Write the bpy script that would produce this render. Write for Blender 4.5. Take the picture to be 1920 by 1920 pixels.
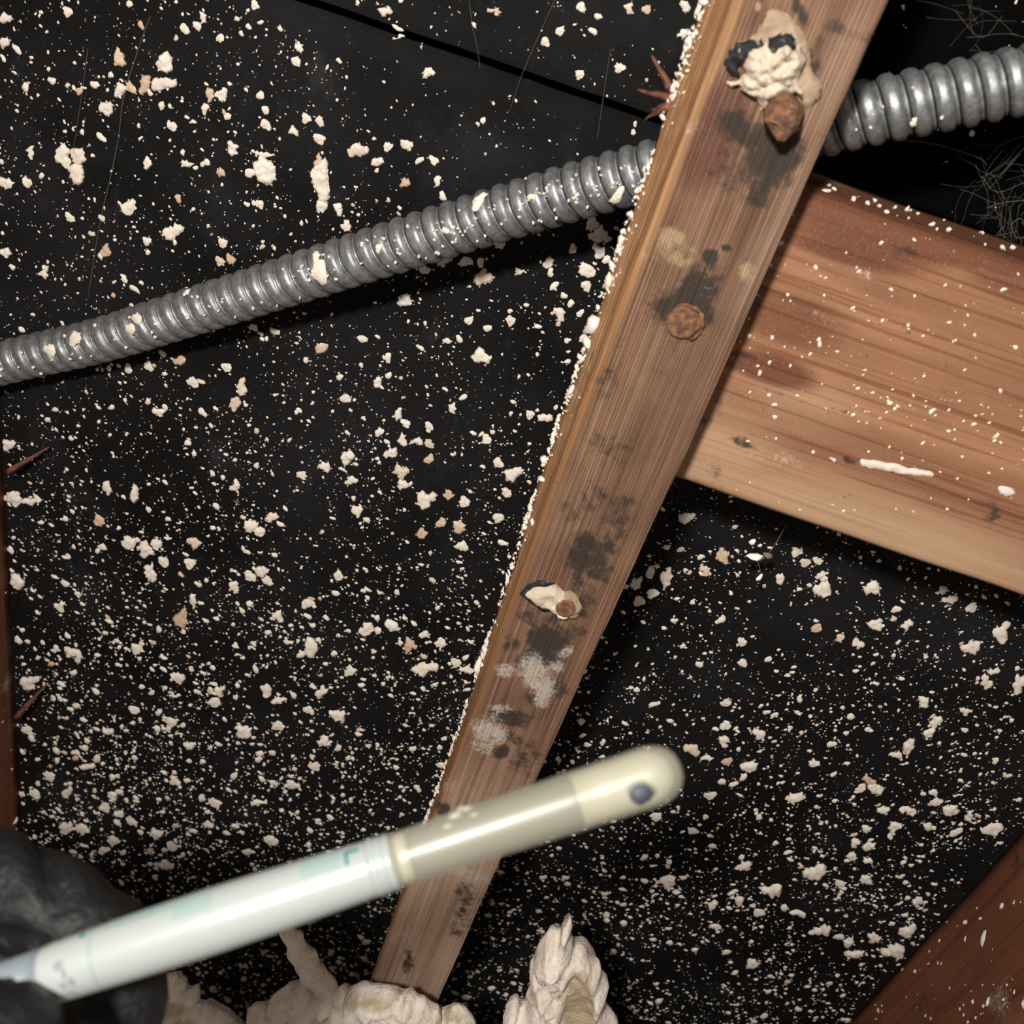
import bpy, bmesh, math, random
import numpy as np
from mathutils import Vector, Matrix, noise
from mathutils.geometry import delaunay_2d_cdt

random.seed(11); rng = np.random.default_rng(11)
for o in list(bpy.data.objects): bpy.data.objects.remove(o)
COL = bpy.context.scene.collection
SC = bpy.context.scene

# ------------------------------------------------------------------ camera geometry
# world: X along the wall, Y into the wall, Z up.  The camera leans down and rolls.
F = 1850.0
ROLL = math.atan(.342)
TH = math.atan2(math.hypot(960, 2805), F)
ca, sa, ct, st = math.cos(ROLL), math.sin(ROLL), math.cos(TH), math.sin(TH)
H = np.array([ca, sa, 0.0]); S = np.array([-sa*st, ca*st, ct]); N = np.array([sa*ct, -ca*ct, st])
Z0 = 1.2
CAM = Vector((0, 0, Z0))
def dirw(v):                                   # camera (x right, y down, z forward) -> world
    v = np.asarray(v, float); return Vector((v @ H, v @ N, -(v @ S)))
def PZ(px, py, z):                             # a point at depth z in front of the camera
    return CAM + dirw(((px-960)*z/F, (py-960)*z/F, z))
def HS(px, py):
    r = np.array([px-960, py-960, F]); return r @ H/(r @ N), r @ S/(r @ N)
def WP(px, py, n):                             # a point in the plane at distance n from the camera
    h, s = HS(px, py); return Vector((h*n, n, Z0-s*n))
def proj(x, y, z):                             # world arrays -> pixels
    s = Z0-z
    rx = x*H[0]+s*S[0]+y*N[0]; ry = x*H[1]+s*S[1]+y*N[1]; rz = x*H[2]+s*S[2]+y*N[2]
    return 960+F*rx/rz, 960+F*ry/rz

cam = bpy.data.cameras.new('camera'); co = bpy.data.objects.new('camera', cam); COL.objects.link(co)
ex, ey, ez = dirw((1, 0, 0)), -dirw((0, 1, 0)), -dirw((0, 0, 1))
M = Matrix((ex, ey, ez)).transposed().to_4x4(); M.translation = CAM
co.matrix_world = M
cam.sensor_width = 36; cam.sensor_fit = 'HORIZONTAL'; cam.lens = 36*F/1920
cam.clip_start = .01; cam.clip_end = 20
cam.dof.use_dof = True; cam.dof.focus_distance = .45; cam.dof.aperture_fstop = 17
SC.camera = co

# ------------------------------------------------------------------ light
w = bpy.data.worlds.new('room_light'); SC.world = w; w.use_nodes = True
w.node_tree.nodes['Background'].inputs[0].default_value = (1.0, .86, .74, 1)
w.node_tree.nodes['Background'].inputs[1].default_value = .22
def area(name, cpos, target, size, power, color):
    l = bpy.data.lights.new(name, 'AREA'); l.shape = 'DISK'; l.size = size; l.energy = power; l.color = color
    o = bpy.data.objects.new(name, l); COL.objects.link(o)
    p = CAM + dirw(cpos); t = CAM + dirw(target)
    o.location = p; o.rotation_euler = (t-p).to_track_quat('-Z', 'Y').to_euler()
    return o
area('phone_flash', (-.075, -.095, -.22), (.0, .10, .55), .05, 5.2, (1.0, .955, .89))
SC.view_settings.view_transform = 'Standard'; SC.view_settings.look = 'None'
SC.view_settings.gamma = 1; SC.view_settings.use_curve_mapping = False
SC.view_settings.exposure = 0.0

D = .41        # the building paper
N1 = .311      # front face of the wooden strip
NB = .3335      # front face of the blocking board

# ------------------------------------------------------------------ helpers
def tag(o, label=None, cat=None, group=None, kind=None):
    if label: o['label'] = label
    if cat: o['category'] = cat
    if group: o['group'] = group
    if kind: o['kind'] = kind
    return o
def mesh(name, verts, faces, mat=None, smooth=True):
    me = bpy.data.meshes.new(name); me.from_pydata([tuple(v) for v in verts], [], [tuple(f) for f in faces])
    if smooth: me.polygons.foreach_set('use_smooth', [True]*len(me.polygons))
    if mat: me.materials.append(mat)
    me.update(); return me
def link(name, me, parent=None, loc=None):
    o = bpy.data.objects.new(name, me); COL.objects.link(o)
    if parent: o.parent = parent
    if loc is not None: o.location = loc
    return o
def empty(name, loc):
    o = bpy.data.objects.new(name, None); COL.objects.link(o); o.location = loc; o.empty_display_size = .01
    return o
def obj(name, verts, faces, mat, parent=None, org=None, smooth=True):
    """a mesh from world-space vertices; origin at org (or the parent's location for parts)"""
    o0 = Vector(org) if org is not None else Vector((0, 0, 0))
    base = Vector(parent.location) if parent else Vector((0, 0, 0))
    if parent and parent.parent: base = base + Vector(parent.parent.location)
    if org is None and parent: o0 = base
    me = mesh(name, [Vector(v)-o0 for v in verts], faces, mat, smooth)
    return link(name, me, parent, o0-base)
def fbm(v, oct=4, lac=2.0, h=.55):
    a = 1; t = 0; p = Vector(v)
    for _ in range(oct):
        t += a*noise.noise(p); p = p*lac; a *= h
    return t
def frames(path):
    T = [(path[min(i+1, len(path)-1)]-path[max(i-1, 0)]).normalized() for i in range(len(path))]
    u = T[0].orthogonal().normalized(); out = []
    for t in T:
        u = (u-t*u.dot(t)).normalized(); out.append((t, u, t.cross(u)))
    return out
def tube(path, rad, seg=8, cap=True):
    path = [Vector(p) for p in path]; fr = frames(path); V = []; Fc = []
    for i, p in enumerate(path):
        r = rad[i] if hasattr(rad, '__len__') else rad
        for k in range(seg):
            a = 2*math.pi*k/seg; V.append(p+(fr[i][1]*math.cos(a)+fr[i][2]*math.sin(a))*r)
    for i in range(len(path)-1):
        for k in range(seg):
            a = i*seg+k; b = i*seg+(k+1) % seg; Fc.append((a, b, b+seg, a+seg))
    if cap:
        Fc.append(tuple(reversed(range(seg)))); Fc.append(tuple(range((len(path)-1)*seg, len(path)*seg)))
    return V, Fc
def spline(pts, n):
    P = [Vector(p) for p in pts]; P = [P[0]*2-P[1]]+P+[P[-1]*2-P[-2]]; out = []
    m = len(P)-3
    for i in range(n):
        t = i/(n-1)*m; k = min(int(t), m-1); t -= k
        a, b, c, d = P[k:k+4]
        out.append(.5*((2*b)+(c-a)*t+(2*a-5*b+4*c-d)*t*t+(3*b-a-3*c+d)*t**3))
    return out

# ------------------------------------------------------------------ materials
def new_mat(name):
    m = bpy.data.materials.new(name); m.use_nodes = True
    nt = m.node_tree; return m, nt, nt.nodes['Principled BSDF']
class G:                                       # small node helper
    def __init__(s, nt): s.nt = nt; s.co = nt.nodes.new('ShaderNodeTexCoord').outputs['Object']
    def n(s, t): return s.nt.nodes.new(t)
    def l(s, a, b): s.nt.links.new(a, b)
    def mapping(s, scale=(1, 1, 1), rot=(0, 0, 0), loc=(0, 0, 0), src=None):
        m = s.n('ShaderNodeMapping'); m.inputs['Scale'].default_value = scale
        m.inputs['Rotation'].default_value = rot; m.inputs['Location'].default_value = loc
        s.l(src or s.co, m.inputs['Vector']); return m.outputs[0]
    def noise(s, scale, detail=4, rough=.55, vec=None, dist=0):
        k = s.n('ShaderNodeTexNoise'); k.inputs['Scale'].default_value = scale; k.inputs['Detail'].default_value = detail
        k.inputs['Roughness'].default_value = rough; k.inputs['Distortion'].default_value = dist
        s.l(vec or s.co, k.inputs['Vector']); return k.outputs['Fac']
    def ramp(s, fac, stops, interp='LINEAR'):
        r = s.n('ShaderNodeValToRGB'); r.color_ramp.interpolation = interp; e = r.color_ramp.elements
        while len(e) < len(stops): e.new(.5)
        for q, (p, c) in zip(e, stops):
            q.position = p; q.color = (c if len(c) == 4 else (*c, 1)) if hasattr(c, '__len__') else (c, c, c, 1)
        s.l(fac, r.inputs[0]); return r.outputs[0]
    def mix(s, fac, a, b, mode='MIX'):
        m = s.n('ShaderNodeMix'); m.data_type = 'RGBA'; m.blend_type = mode
        for v, i in ((fac, 0), (a, 6), (b, 7)):
            if hasattr(v, 'links'): s.l(v, m.inputs[i])
            else: m.inputs[i].default_value = v if i == 0 else (*v, 1)
        return m.outputs[2]
    def math(s, op, a, b=0.0, clamp=False):
        m = s.n('ShaderNodeMath'); m.operation = op; m.use_clamp = clamp
        for v, i in ((a, 0), (b, 1)):
            if hasattr(v, 'links'): s.l(v, m.inputs[i])
            else: m.inputs[i].default_value = v
        return m.outputs[0]
    def step(s, v, lo, hi):
        m = s.n('ShaderNodeMapRange'); m.interpolation_type = 'SMOOTHSTEP'
        m.inputs['From Min'].default_value = lo; m.inputs['From Max'].default_value = hi
        s.l(v, m.inputs['Value']); return m.outputs['Result']
    def attr(s, name):
        a = s.n('ShaderNodeAttribute'); a.attribute_name = name; return a
    def sep(s, v):
        a = s.n('ShaderNodeSeparateColor'); s.l(v, a.inputs[0]); return a.outputs
    def bump(s, h, dist, bsdf, strength=1):
        b = s.n('ShaderNodeBump'); b.inputs['Distance'].default_value = dist; b.inputs['Strength'].default_value = strength
        s.l(h, b.inputs['Height']); s.l(b.outputs[0], bsdf.inputs['Normal'])

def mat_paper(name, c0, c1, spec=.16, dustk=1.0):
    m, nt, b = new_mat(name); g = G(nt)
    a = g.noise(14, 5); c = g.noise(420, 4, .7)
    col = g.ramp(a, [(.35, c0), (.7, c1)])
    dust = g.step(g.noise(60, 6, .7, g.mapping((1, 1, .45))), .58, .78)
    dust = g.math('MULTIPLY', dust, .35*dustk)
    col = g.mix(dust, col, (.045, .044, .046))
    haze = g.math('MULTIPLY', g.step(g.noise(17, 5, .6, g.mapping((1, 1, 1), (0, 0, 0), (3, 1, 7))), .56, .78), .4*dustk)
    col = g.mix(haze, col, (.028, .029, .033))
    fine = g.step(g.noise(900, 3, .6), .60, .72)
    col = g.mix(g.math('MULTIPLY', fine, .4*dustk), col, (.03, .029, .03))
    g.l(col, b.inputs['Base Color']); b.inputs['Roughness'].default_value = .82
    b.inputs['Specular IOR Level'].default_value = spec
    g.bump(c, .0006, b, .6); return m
M_PAPER = mat_paper('black_building_paper', (.0028, .0025, .0026), (.0102, .0102, .0112))
M_PAPER2 = mat_paper('black_building_paper_shaded', (.0008, .0007, .0007), (.0016, .0015, .0015), .05, .12)  # same paper, with the shadow right of the strip painted in as darker colour
m, nt, b = new_mat('sheathing_dark'); b.inputs['Base Color'].default_value = (.004, .0035, .003, 1); b.inputs['Roughness'].default_value = .95
M_SHEATH = m

def mat_plaster(name, cols, per_object=False, bump=.0004, scale=900):
    m, nt, b = new_mat(name); g = G(nt)
    if per_object:
        oi = g.n('ShaderNodeObjectInfo'); tint = g.ramp(oi.outputs['Random'], cols)
    else:
        tint = g.ramp(g.sep(g.attr('tint').outputs['Color'])[0], cols)
    n1 = g.noise(scale, 5, .65); n2 = g.noise(scale*.22, 4, .6)
    col = g.mix(g.math('MULTIPLY', g.step(n2, .40, .72), .35), tint, (.50, .40, .31))
    col = g.mix(g.math('MULTIPLY', g.step(n1, .56, .72), .35), col, (.92, .86, .77))
    g.l(col, b.inputs['Base Color']); b.inputs['Roughness'].default_value = .9
    b.inputs['Specular IOR Level'].default_value = .2
    g.bump(n1, bump, b, .8); return m
CREAM = [(0, (.72, .60, .48)), (.06, (.60, .40, .27)), (.09, (.80, .71, .60)), (.6, (.85, .78, .68)), (.85, (.78, .68, .60)), (1, (.87, .81, .73))]
M_FLAKE = mat_plaster('cream_plaster_flake', CREAM, True)
M_CRUMB = mat_plaster('cream_plaster_crumbs', CREAM, False)
M_LUMP = mat_plaster('nail_plaster', [(0, (.58, .48, .37)), (1, (.62, .52, .41))], False, .0008, 700)
m, nt, b = new_mat('plaster_key'); g = G(nt)
n1 = g.noise(300, 6, .62); n2 = g.noise(60, 4, .6)
col = g.ramp(n2, [(.3, (.70, .58, .48)), (.55, (.84, .75, .66)), (.8, (.87, .81, .74))])
ao = g.step(n1, .36, .5)
col = g.mix(g.math('MULTIPLY', g.math('SUBTRACT', 1.0, ao), .3), col, (.48, .38, .28))
col = g.mix(g.sep(g.attr('tint').outputs['Color'])[1], col, (.52, .41, .28))
g.l(col, b.inputs['Base Color']); b.inputs['Roughness'].default_value = .9; b.inputs['Specular IOR Level'].default_value = .2
g.bump(n1, .0024, b, .9); M_KEY = m

def mat_wood(name, pal, grain, gscale, rot=(0, 0, 0), red=(.17, .065, .045), along=2, fine=1.0, bump=.0005, wave=0):
    """grain runs along local z; attribute st = (dark mould, white bloom, tan smear, red heartwood)"""
    m, nt, b = new_mat(name); g = G(nt)
    sc = [1.0, 1.0, 1.0]; sc[along] = .035
    v = g.mapping(tuple(sc), rot)
    long_n = g.noise(gscale, 5, .6, v, .4)
    sc2 = [1.0, 1.0, 1.0]; sc2[along] = .012
    v2 = g.mapping(tuple(sc2), rot)
    lines = g.noise(gscale*5.5, 3, .55, v2, .25)
    cloud = g.noise(26, 5, .6)
    col = g.ramp(long_n, [(.28, pal[0]), (.5, pal[1]), (.74, pal[2])])
    at = g.attr('st'); R, Gc, B = g.sep(at.outputs['Color'])[:3]; A = at.outputs['Alpha']
    col = g.mix(g.math('MULTIPLY', g.step(cloud, .42, .68), .45), col, pal[3])
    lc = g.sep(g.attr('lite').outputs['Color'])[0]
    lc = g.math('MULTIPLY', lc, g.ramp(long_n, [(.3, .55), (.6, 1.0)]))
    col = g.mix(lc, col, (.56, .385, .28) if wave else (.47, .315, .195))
    rf = g.step(g.math('ADD', A, g.math('MULTIPLY', g.math('SUBTRACT', long_n, .5), 1.4)), .25, .75)
    col = g.mix(g.math('MULTIPLY', rf, .75 if wave else .9), col, red)
    lf = g.math('MULTIPLY', g.step(lines, .52, .62), grain)
    if wave:
        wv = g.n('ShaderNodeTexWave'); wv.wave_type = 'BANDS'; wv.bands_direction = 'X'; wv.inputs['Scale'].default_value = wave
        wv.inputs['Distortion'].default_value = 16.0; wv.inputs['Detail'].default_value = 4; wv.inputs['Detail Scale'].default_value = .55; wv.inputs['Detail Roughness'].default_value = .62; g.l(v2, wv.inputs['Vector'])
        wf_ = g.math('MULTIPLY', g.step(wv.outputs['Fac'], .35, .85), g.ramp(g.noise(38, 3), [(.35, .25), (.6, 1.0)]))
        lf = g.math('MULTIPLY', g.math('MAXIMUM', g.math('MULTIPLY', lf, .7), g.math('MULTIPLY', wf_, .8)), .85)
        lines = wv.outputs['Fac']
    grit = g.noise(1300, 3, .7)
    col = g.mix(g.math('MULTIPLY', g.step(grit, .5, .75), .30), col, (.38, .27, .19) if wave else (.45, .28, .19))
    lf = g.math('MULTIPLY', lf, g.math('SUBTRACT', 1.0, g.math('MULTIPLY', lc, .75)))
    col = g.mix(lf, col, pal[4], 'MULTIPLY')
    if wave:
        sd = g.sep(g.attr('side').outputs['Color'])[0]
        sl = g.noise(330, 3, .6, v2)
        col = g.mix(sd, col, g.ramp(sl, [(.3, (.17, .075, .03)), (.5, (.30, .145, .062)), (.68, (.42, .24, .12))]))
    spk = g.noise(240, 6, .72); spk2 = g.noise(700, 4, .7)
    big = g.noise(90, 4, .6)
    def f(ch, amp, lo, hi): return g.step(g.math('ADD', ch, g.math('ADD', g.math('MULTIPLY', g.math('SUBTRACT', spk, .5), amp), g.math('MULTIPLY', g.math('SUBTRACT', big, .5), amp*.8))), lo, hi)
    col = g.mix(g.math('MULTIPLY', f(B, 1.3, .28, .7), .8), col, (.40, .29, .165))
    dk = g.math('MULTIPLY', f(R, 1.9, .2, .82), g.step(R, .0, .2))
    col = g.mix(g.math('MULTIPLY', dk, .9), col, (.030, .026, .022))
    wh = g.math('MULTIPLY', g.step(g.math('ADD', Gc, g.math('MULTIPLY', g.math('ADD', g.math('SUBTRACT', spk2, .5), g.math('MULTIPLY', g.math('SUBTRACT', big, .5), .9)), 2.0)), .15, .8), g.step(Gc, .02, .3))
    col = g.mix(g.math("MULTIPLY", wh, .68), col, (.62, .55, .47))
    dot = g.step(g.noise(330, 3, .6), .68, .74)
    col = g.mix(g.math('MULTIPLY', dot, .5), col, (.06, .035, .025))
    g.l(col, b.inputs['Base Color']); b.inputs['Roughness'].default_value = .72
    b.inputs['Specular IOR Level'].default_value = .3
    hh = g.math('ADD', g.math('MULTIPLY', lines, -1.0), g.math('MULTIPLY', spk2, .25))
    g.bump(hh, bump, b, .7); return m
M_STRIP = mat_wood('weathered_strip_wood', [(.145, .075, .046), (.245, .137, .084), (.34, .208, .132), (.17, .096, .062), (.27, .185, .14)], 1.0, 120, wave=330, red=(.125, .048, .034))
M_BOARD = mat_wood('reddish_board_wood', [(.21, .092, .048), (.315, .150, .080), (.40, .205, .112), (.235, .108, .062), (.58, .44, .36)], .75, 80, along=0, red=(.125, .042, .02), bump=.0003)
M_STUD = mat_wood('dark_stud_wood', [(.11, .034, .016), (.17, .056, .026), (.22, .08, .038), (.13, .04, .02), (.7, .62, .55)], .6, 50, bump=.0003)
m, nt, b = new_mat('splinter_wood'); g = G(nt)
g.l(g.ramp(g.noise(400, 4), [(.3, (.07, .022, .013)), (.7, (.19, .075, .045))]), b.inputs['Base Color']); b.inputs['Roughness'].default_value = .6; M_SPL = m

m, nt, b = new_mat('galvanized_steel'); g = G(nt)
n1 = g.noise(330, 6, .75); n2 = g.noise(1500, 3, .6)
col = g.ramp(n1, [(.3, (.13, .135, .14)), (.5, (.27, .28, .29)), (.72, (.48, .495, .51))])
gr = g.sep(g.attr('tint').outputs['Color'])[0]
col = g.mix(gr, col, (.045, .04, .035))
g.l(col, b.inputs['Base Color']); b.inputs['Metallic'].default_value = .7
g.l(g.ramp(n1, [(.3, .56), (.7, .42)]), b.inputs['Roughness'])
g.bump(n2, .00012, b, .5); M_STEEL = m

def mat_simple(name, col, rough, metal=0, spec=.5, **kw):
    m, nt, b = new_mat(name); b.inputs['Base Color'].default_value = (*col, 1); b.inputs['Roughness'].default_value = rough
    b.inputs['Metallic'].default_value = metal; b.inputs['Specular IOR Level'].default_value = spec
    for k, v in kw.items(): b.inputs[k.replace('_', ' ')].default_value = v
    return m
m, nt, b = new_mat('rust'); g = G(nt)
n1 = g.noise(420, 6, .65)
g.l(g.ramp(n1, [(.3, (.05, .026, .017)), (.45, (.13, .062, .033)), (.58, (.24, .11, .05)), (.70, (.36, .17, .075)), (.8, (.17, .13, .10))]), b.inputs['Base Color'])
b.inputs['Roughness'].default_value = .8; g.bump(n1, .0012, b, .9); M_RUST = m
M_RUST_DK = mat_simple('dark_rust', (.085, .035, .02), .8)
m, nt, b = new_mat('tar_scrap'); g = G(nt)
n1 = g.noise(500, 5, .7); g.l(g.ramp(n1, [(.5, (.006, .006, .009)), (.6, (.02, .02, .024)), (.68, (.6, .55, .5))]), b.inputs['Base Color'])
b.inputs['Roughness'].default_value = .6; g.bump(n1, .0008, b); M_TAR = m
m, nt, b = new_mat('tan_glue'); g = G(nt)
n1 = g.noise(260, 5, .65); g.l(g.ramp(n1, [(.3, (.25, .17, .105)), (.6, (.38, .28, .19)), (.8, (.48, .38, .28))]), b.inputs['Base Color'])
b.inputs['Roughness'].default_value = .75; g.bump(n1, .001, b); M_GLUE = m
M_WEB = mat_simple('cobweb', (.26, .24, .22), .7, Alpha=.17)
M_THREAD = mat_simple('dusty_thread', (.22, .17, .11), .8)
M_CAP = mat_simple('white_label_plastic', (.30, .325, .318), .34, Coat_Weight=.35, Coat_Roughness=.2)
M_TAIL = mat_simple('shaded_cap_plastic', (.17, .20, .22), .4)  # the cap's shaded end, its shade put into the colour as blue-grey
M_TEAL = mat_simple('teal_print', (.005, .17, .16), .4)
M_TEAL2 = mat_simple('pale_teal_print', (.235, .305, .295), .4)
M_GREYP = mat_simple('grey_print', (.19, .205, .21), .4)
M_CORE = mat_simple('grey_swab_sleeve', (.045, .044, .038), .5)
M_GEL = mat_simple('pale_yellow_gel', (.38, .365, .27), .45)
M_DARK = mat_simple('dark_sample', (.035, .045, .06), .6)
m, nt, b = new_mat('cloudy_clear_plastic'); b.inputs['Base Color'].default_value = (.42, .41, .32, 1)
b.inputs['Roughness'].default_value = .36; b.inputs['Alpha'].default_value = .42; b.inputs['Coat Weight'].default_value = 1.0
b.inputs['Coat Roughness'].default_value = .4; M_CLEAR = m
m, nt, b = new_mat('black_nitrile'); g = G(nt)
b.inputs['Base Color'].default_value = (.0055, .0055, .006, 1); b.inputs['Roughness'].default_value = .55; b.inputs['Specular IOR Level'].default_value = .32
g.bump(g.noise(260, 5, .6), .0016, b, .7); M_GLOVE = m

# ------------------------------------------------------------------ setting: back wall, paper sheets
def box(x0, x1, y0, y1, z0, z1):
    V = [(x, y, z) for x in (x0, x1) for y in (y0, y1) for z in (z0, z1)]
    return V, [(0, 1, 3, 2), (4, 6, 7, 5), (0, 4, 5, 1), (2, 3, 7, 6), (0, 2, 6, 4), (1, 5, 7, 3)]
XL, XR = -.262, .312                           # where the two studs meet the paper
ZT, ZB = Z0+.14, Z0-1.0
V, Fc = box(XL-.06, XR+.06, D+.030, D+.048, ZB, ZT)
wall = obj('wall_back', V, Fc, M_SHEATH, org=(0, D+.030, Z0), smooth=False); tag(wall, kind='structure')
def sheet(x0, x1, z0, z1, mat, lift=0.0, lip=0.0):
    nx, nz = max(3, int((x1-x0)/.012)), max(3, int((z1-z0)/.012)); V = []; Fc = []
    for side in (0, 1):
        for j in range(nz+1):
            for i in range(nx+1):
                x = x0+(x1-x0)*i/nx; z = z0+(z1-z0)*j/nz
                if j in (0, nz): z += .0005*noise.noise(Vector((x*60, z*3, 5)))
                y = D-lift+.0012*noise.noise(Vector((x*9, 1.3, z*9)))
                if side: y += .0016
                elif lip and j == nz: y -= lip
                V.append((x, y, z))
    w_ = nx+1; o2 = w_*(nz+1)
    for j in range(nz):
        for i in range(nx):
            a = j*w_+i; Fc.append((a, a+1, a+1+w_, a+w_)); Fc.append((o2+a, o2+a+w_, o2+a+1+w_, o2+a+1))
    for j in range(nz):
        for i in (0, nx):
            a = j*w_+i; Fc.append((a, a+w_, o2+a+w_, o2+a))
    for i in range(nx):
        for j in (0, nz):
            a = j*w_+i; Fc.append((a, a+1, o2+a+1, o2+a))
    return obj('paper_sheet', V, Fc, mat, wall)
SEAM = Z0-.1587*D
sheet(XL-.05, .0335, SEAM+.0014, ZT, M_PAPER)
sheet(XL-.05, XR+.05, ZB, SEAM-.0014, M_PAPER, 0, .0006)
sheet(.0345, XR+.05, SEAM+.0005, ZT, M_PAPER2)['label'] = 'bare black sheet with painted-in shade behind the conduit'

# ------------------------------------------------------------------ stains as vertex attributes
BLOBS = []
def blob(ch, px, py, rx, ry, rot=0, k=1.0): BLOBS.append((ch, px, py, rx, ry, math.radians(rot), k))
def paint(o, blobs, base=(0, 0, 0, 0)):
    me = o.data; nv = len(me.vertices); c = np.empty(nv*3, np.float32); me.vertices.foreach_get('co', c); c = c.reshape(-1, 3)
    mw = o.location + (o.parent.location if o.parent else Vector((0, 0, 0)))
    px, py = proj(c[:, 0]+mw.x, c[:, 1]+mw.y, c[:, 2]+mw.z)
    out = np.tile(np.array(tuple(base)+(0,), np.float32), (nv, 1))
    for ch, x, y, rx, ry, r, k in blobs:
        dx, dy = px-x, py-y; u = (dx*math.cos(r)+dy*math.sin(r))/rx; v = (-dx*math.sin(r)+dy*math.cos(r))/ry
        d = np.sqrt(u*u+v*v); q = np.clip(1.25-d, 0, 1); q = q*q*(3-2*q)
        out[:, ch] = np.maximum(out[:, ch], q*k) if k > 0 else out[:, ch]*(1+q*k)
    at = me.attributes.new('st', 'FLOAT_COLOR', 'POINT'); at.data.foreach_set('color', np.ascontiguousarray(out[:, :4]).ravel())
    lt_ = np.ones((nv, 4), np.float32); lt_[:, 0] = out[:, 4]; at = me.attributes.new('lite', 'FLOAT_COLOR', 'POINT'); at.data.foreach_set('color', lt_.ravel())

# ------------------------------------------------------------------ the wooden strip
S0, S1 = -.075, .505
def lerp(s, tab): return float(np.interp(s/N1, [t[0] for t in tab], [t[1] for t in tab]))
def h_fl(s): return N1*lerp(s, [(-.3, .0455), (.044, .0422), (.526, .036), (.944, .0375), (1.64, .0300)])
def h_fr(s): return N1*lerp(s, [(-.3, .166), (.007, .1645), (.44, .1630), (.89, .1565), (1.62, .1520)])
TS = .020
def h_bl(s): return (N1+TS)*lerp(s, [(-.3, .010), (.05, .0133), (.57, .0173), (1.02, .0278), (1.64, .0300)])
strip_org = Vector((.031, N1, Z0-S1))
rows = 430; nL, nF, nR = 9, 56, 4
V = []
for j in range(rows):
    s = S0+(S1-S0)*j/(rows-1)
    fl, fr, bl = h_fl(s), h_fr(s), h_bl(s)
    fl += .0005*fbm((s*30, 1, 0), 4); fr += .0003*fbm((s*30, 7, 0), 4); bl += .0011*fbm((s*55, 3, 0), 4)
    pts = []
    for i in range(nL):                         # left side, back to front
        t = i/(nL-1)*.985; x = bl+(fl-bl)*t; y = N1+TS*(1-t)
        x -= .0006*fbm((s*14, y*300, 2), 3); pts.append((x, y))
    for i in range(nF):                         # front
        t = i/(nF-1); x = fl+.0007+(fr-fl-.0012)*t; y = N1
        ed = min(t*38, (1-t)*38); y += .0007*max(0, 1-ed/1.6)**2
        y += .00018*fbm((x*700, s*16, 0), 3); pts.append((x, y))
    for i in range(nR):
        t = i/(nR-1); pts.append((fr, N1+.0009+(TS-.0009)*t))
    V += [(x, y, Z0-s) for x, y in pts]
w_ = nL+nF+nR; Fc = []
for j in range(rows-1):
    for i in range(w_):
        a = j*w_+i; b_ = j*w_+(i+1) % w_; Fc.append((a, a+w_, b_+w_, b_))
Fc.append(tuple(range(w_))); Fc.append(tuple(reversed(range((rows-1)*w_, rows*w_))))
strip = empty('furring_strip', strip_org)
tag(strip, 'narrow weathered wooden strip with rusty nails and black mould, running from top to bottom', 'wood strip')
sb = obj('strip_board', V, Fc, M_STRIP, strip)
BLOBS = []
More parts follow.
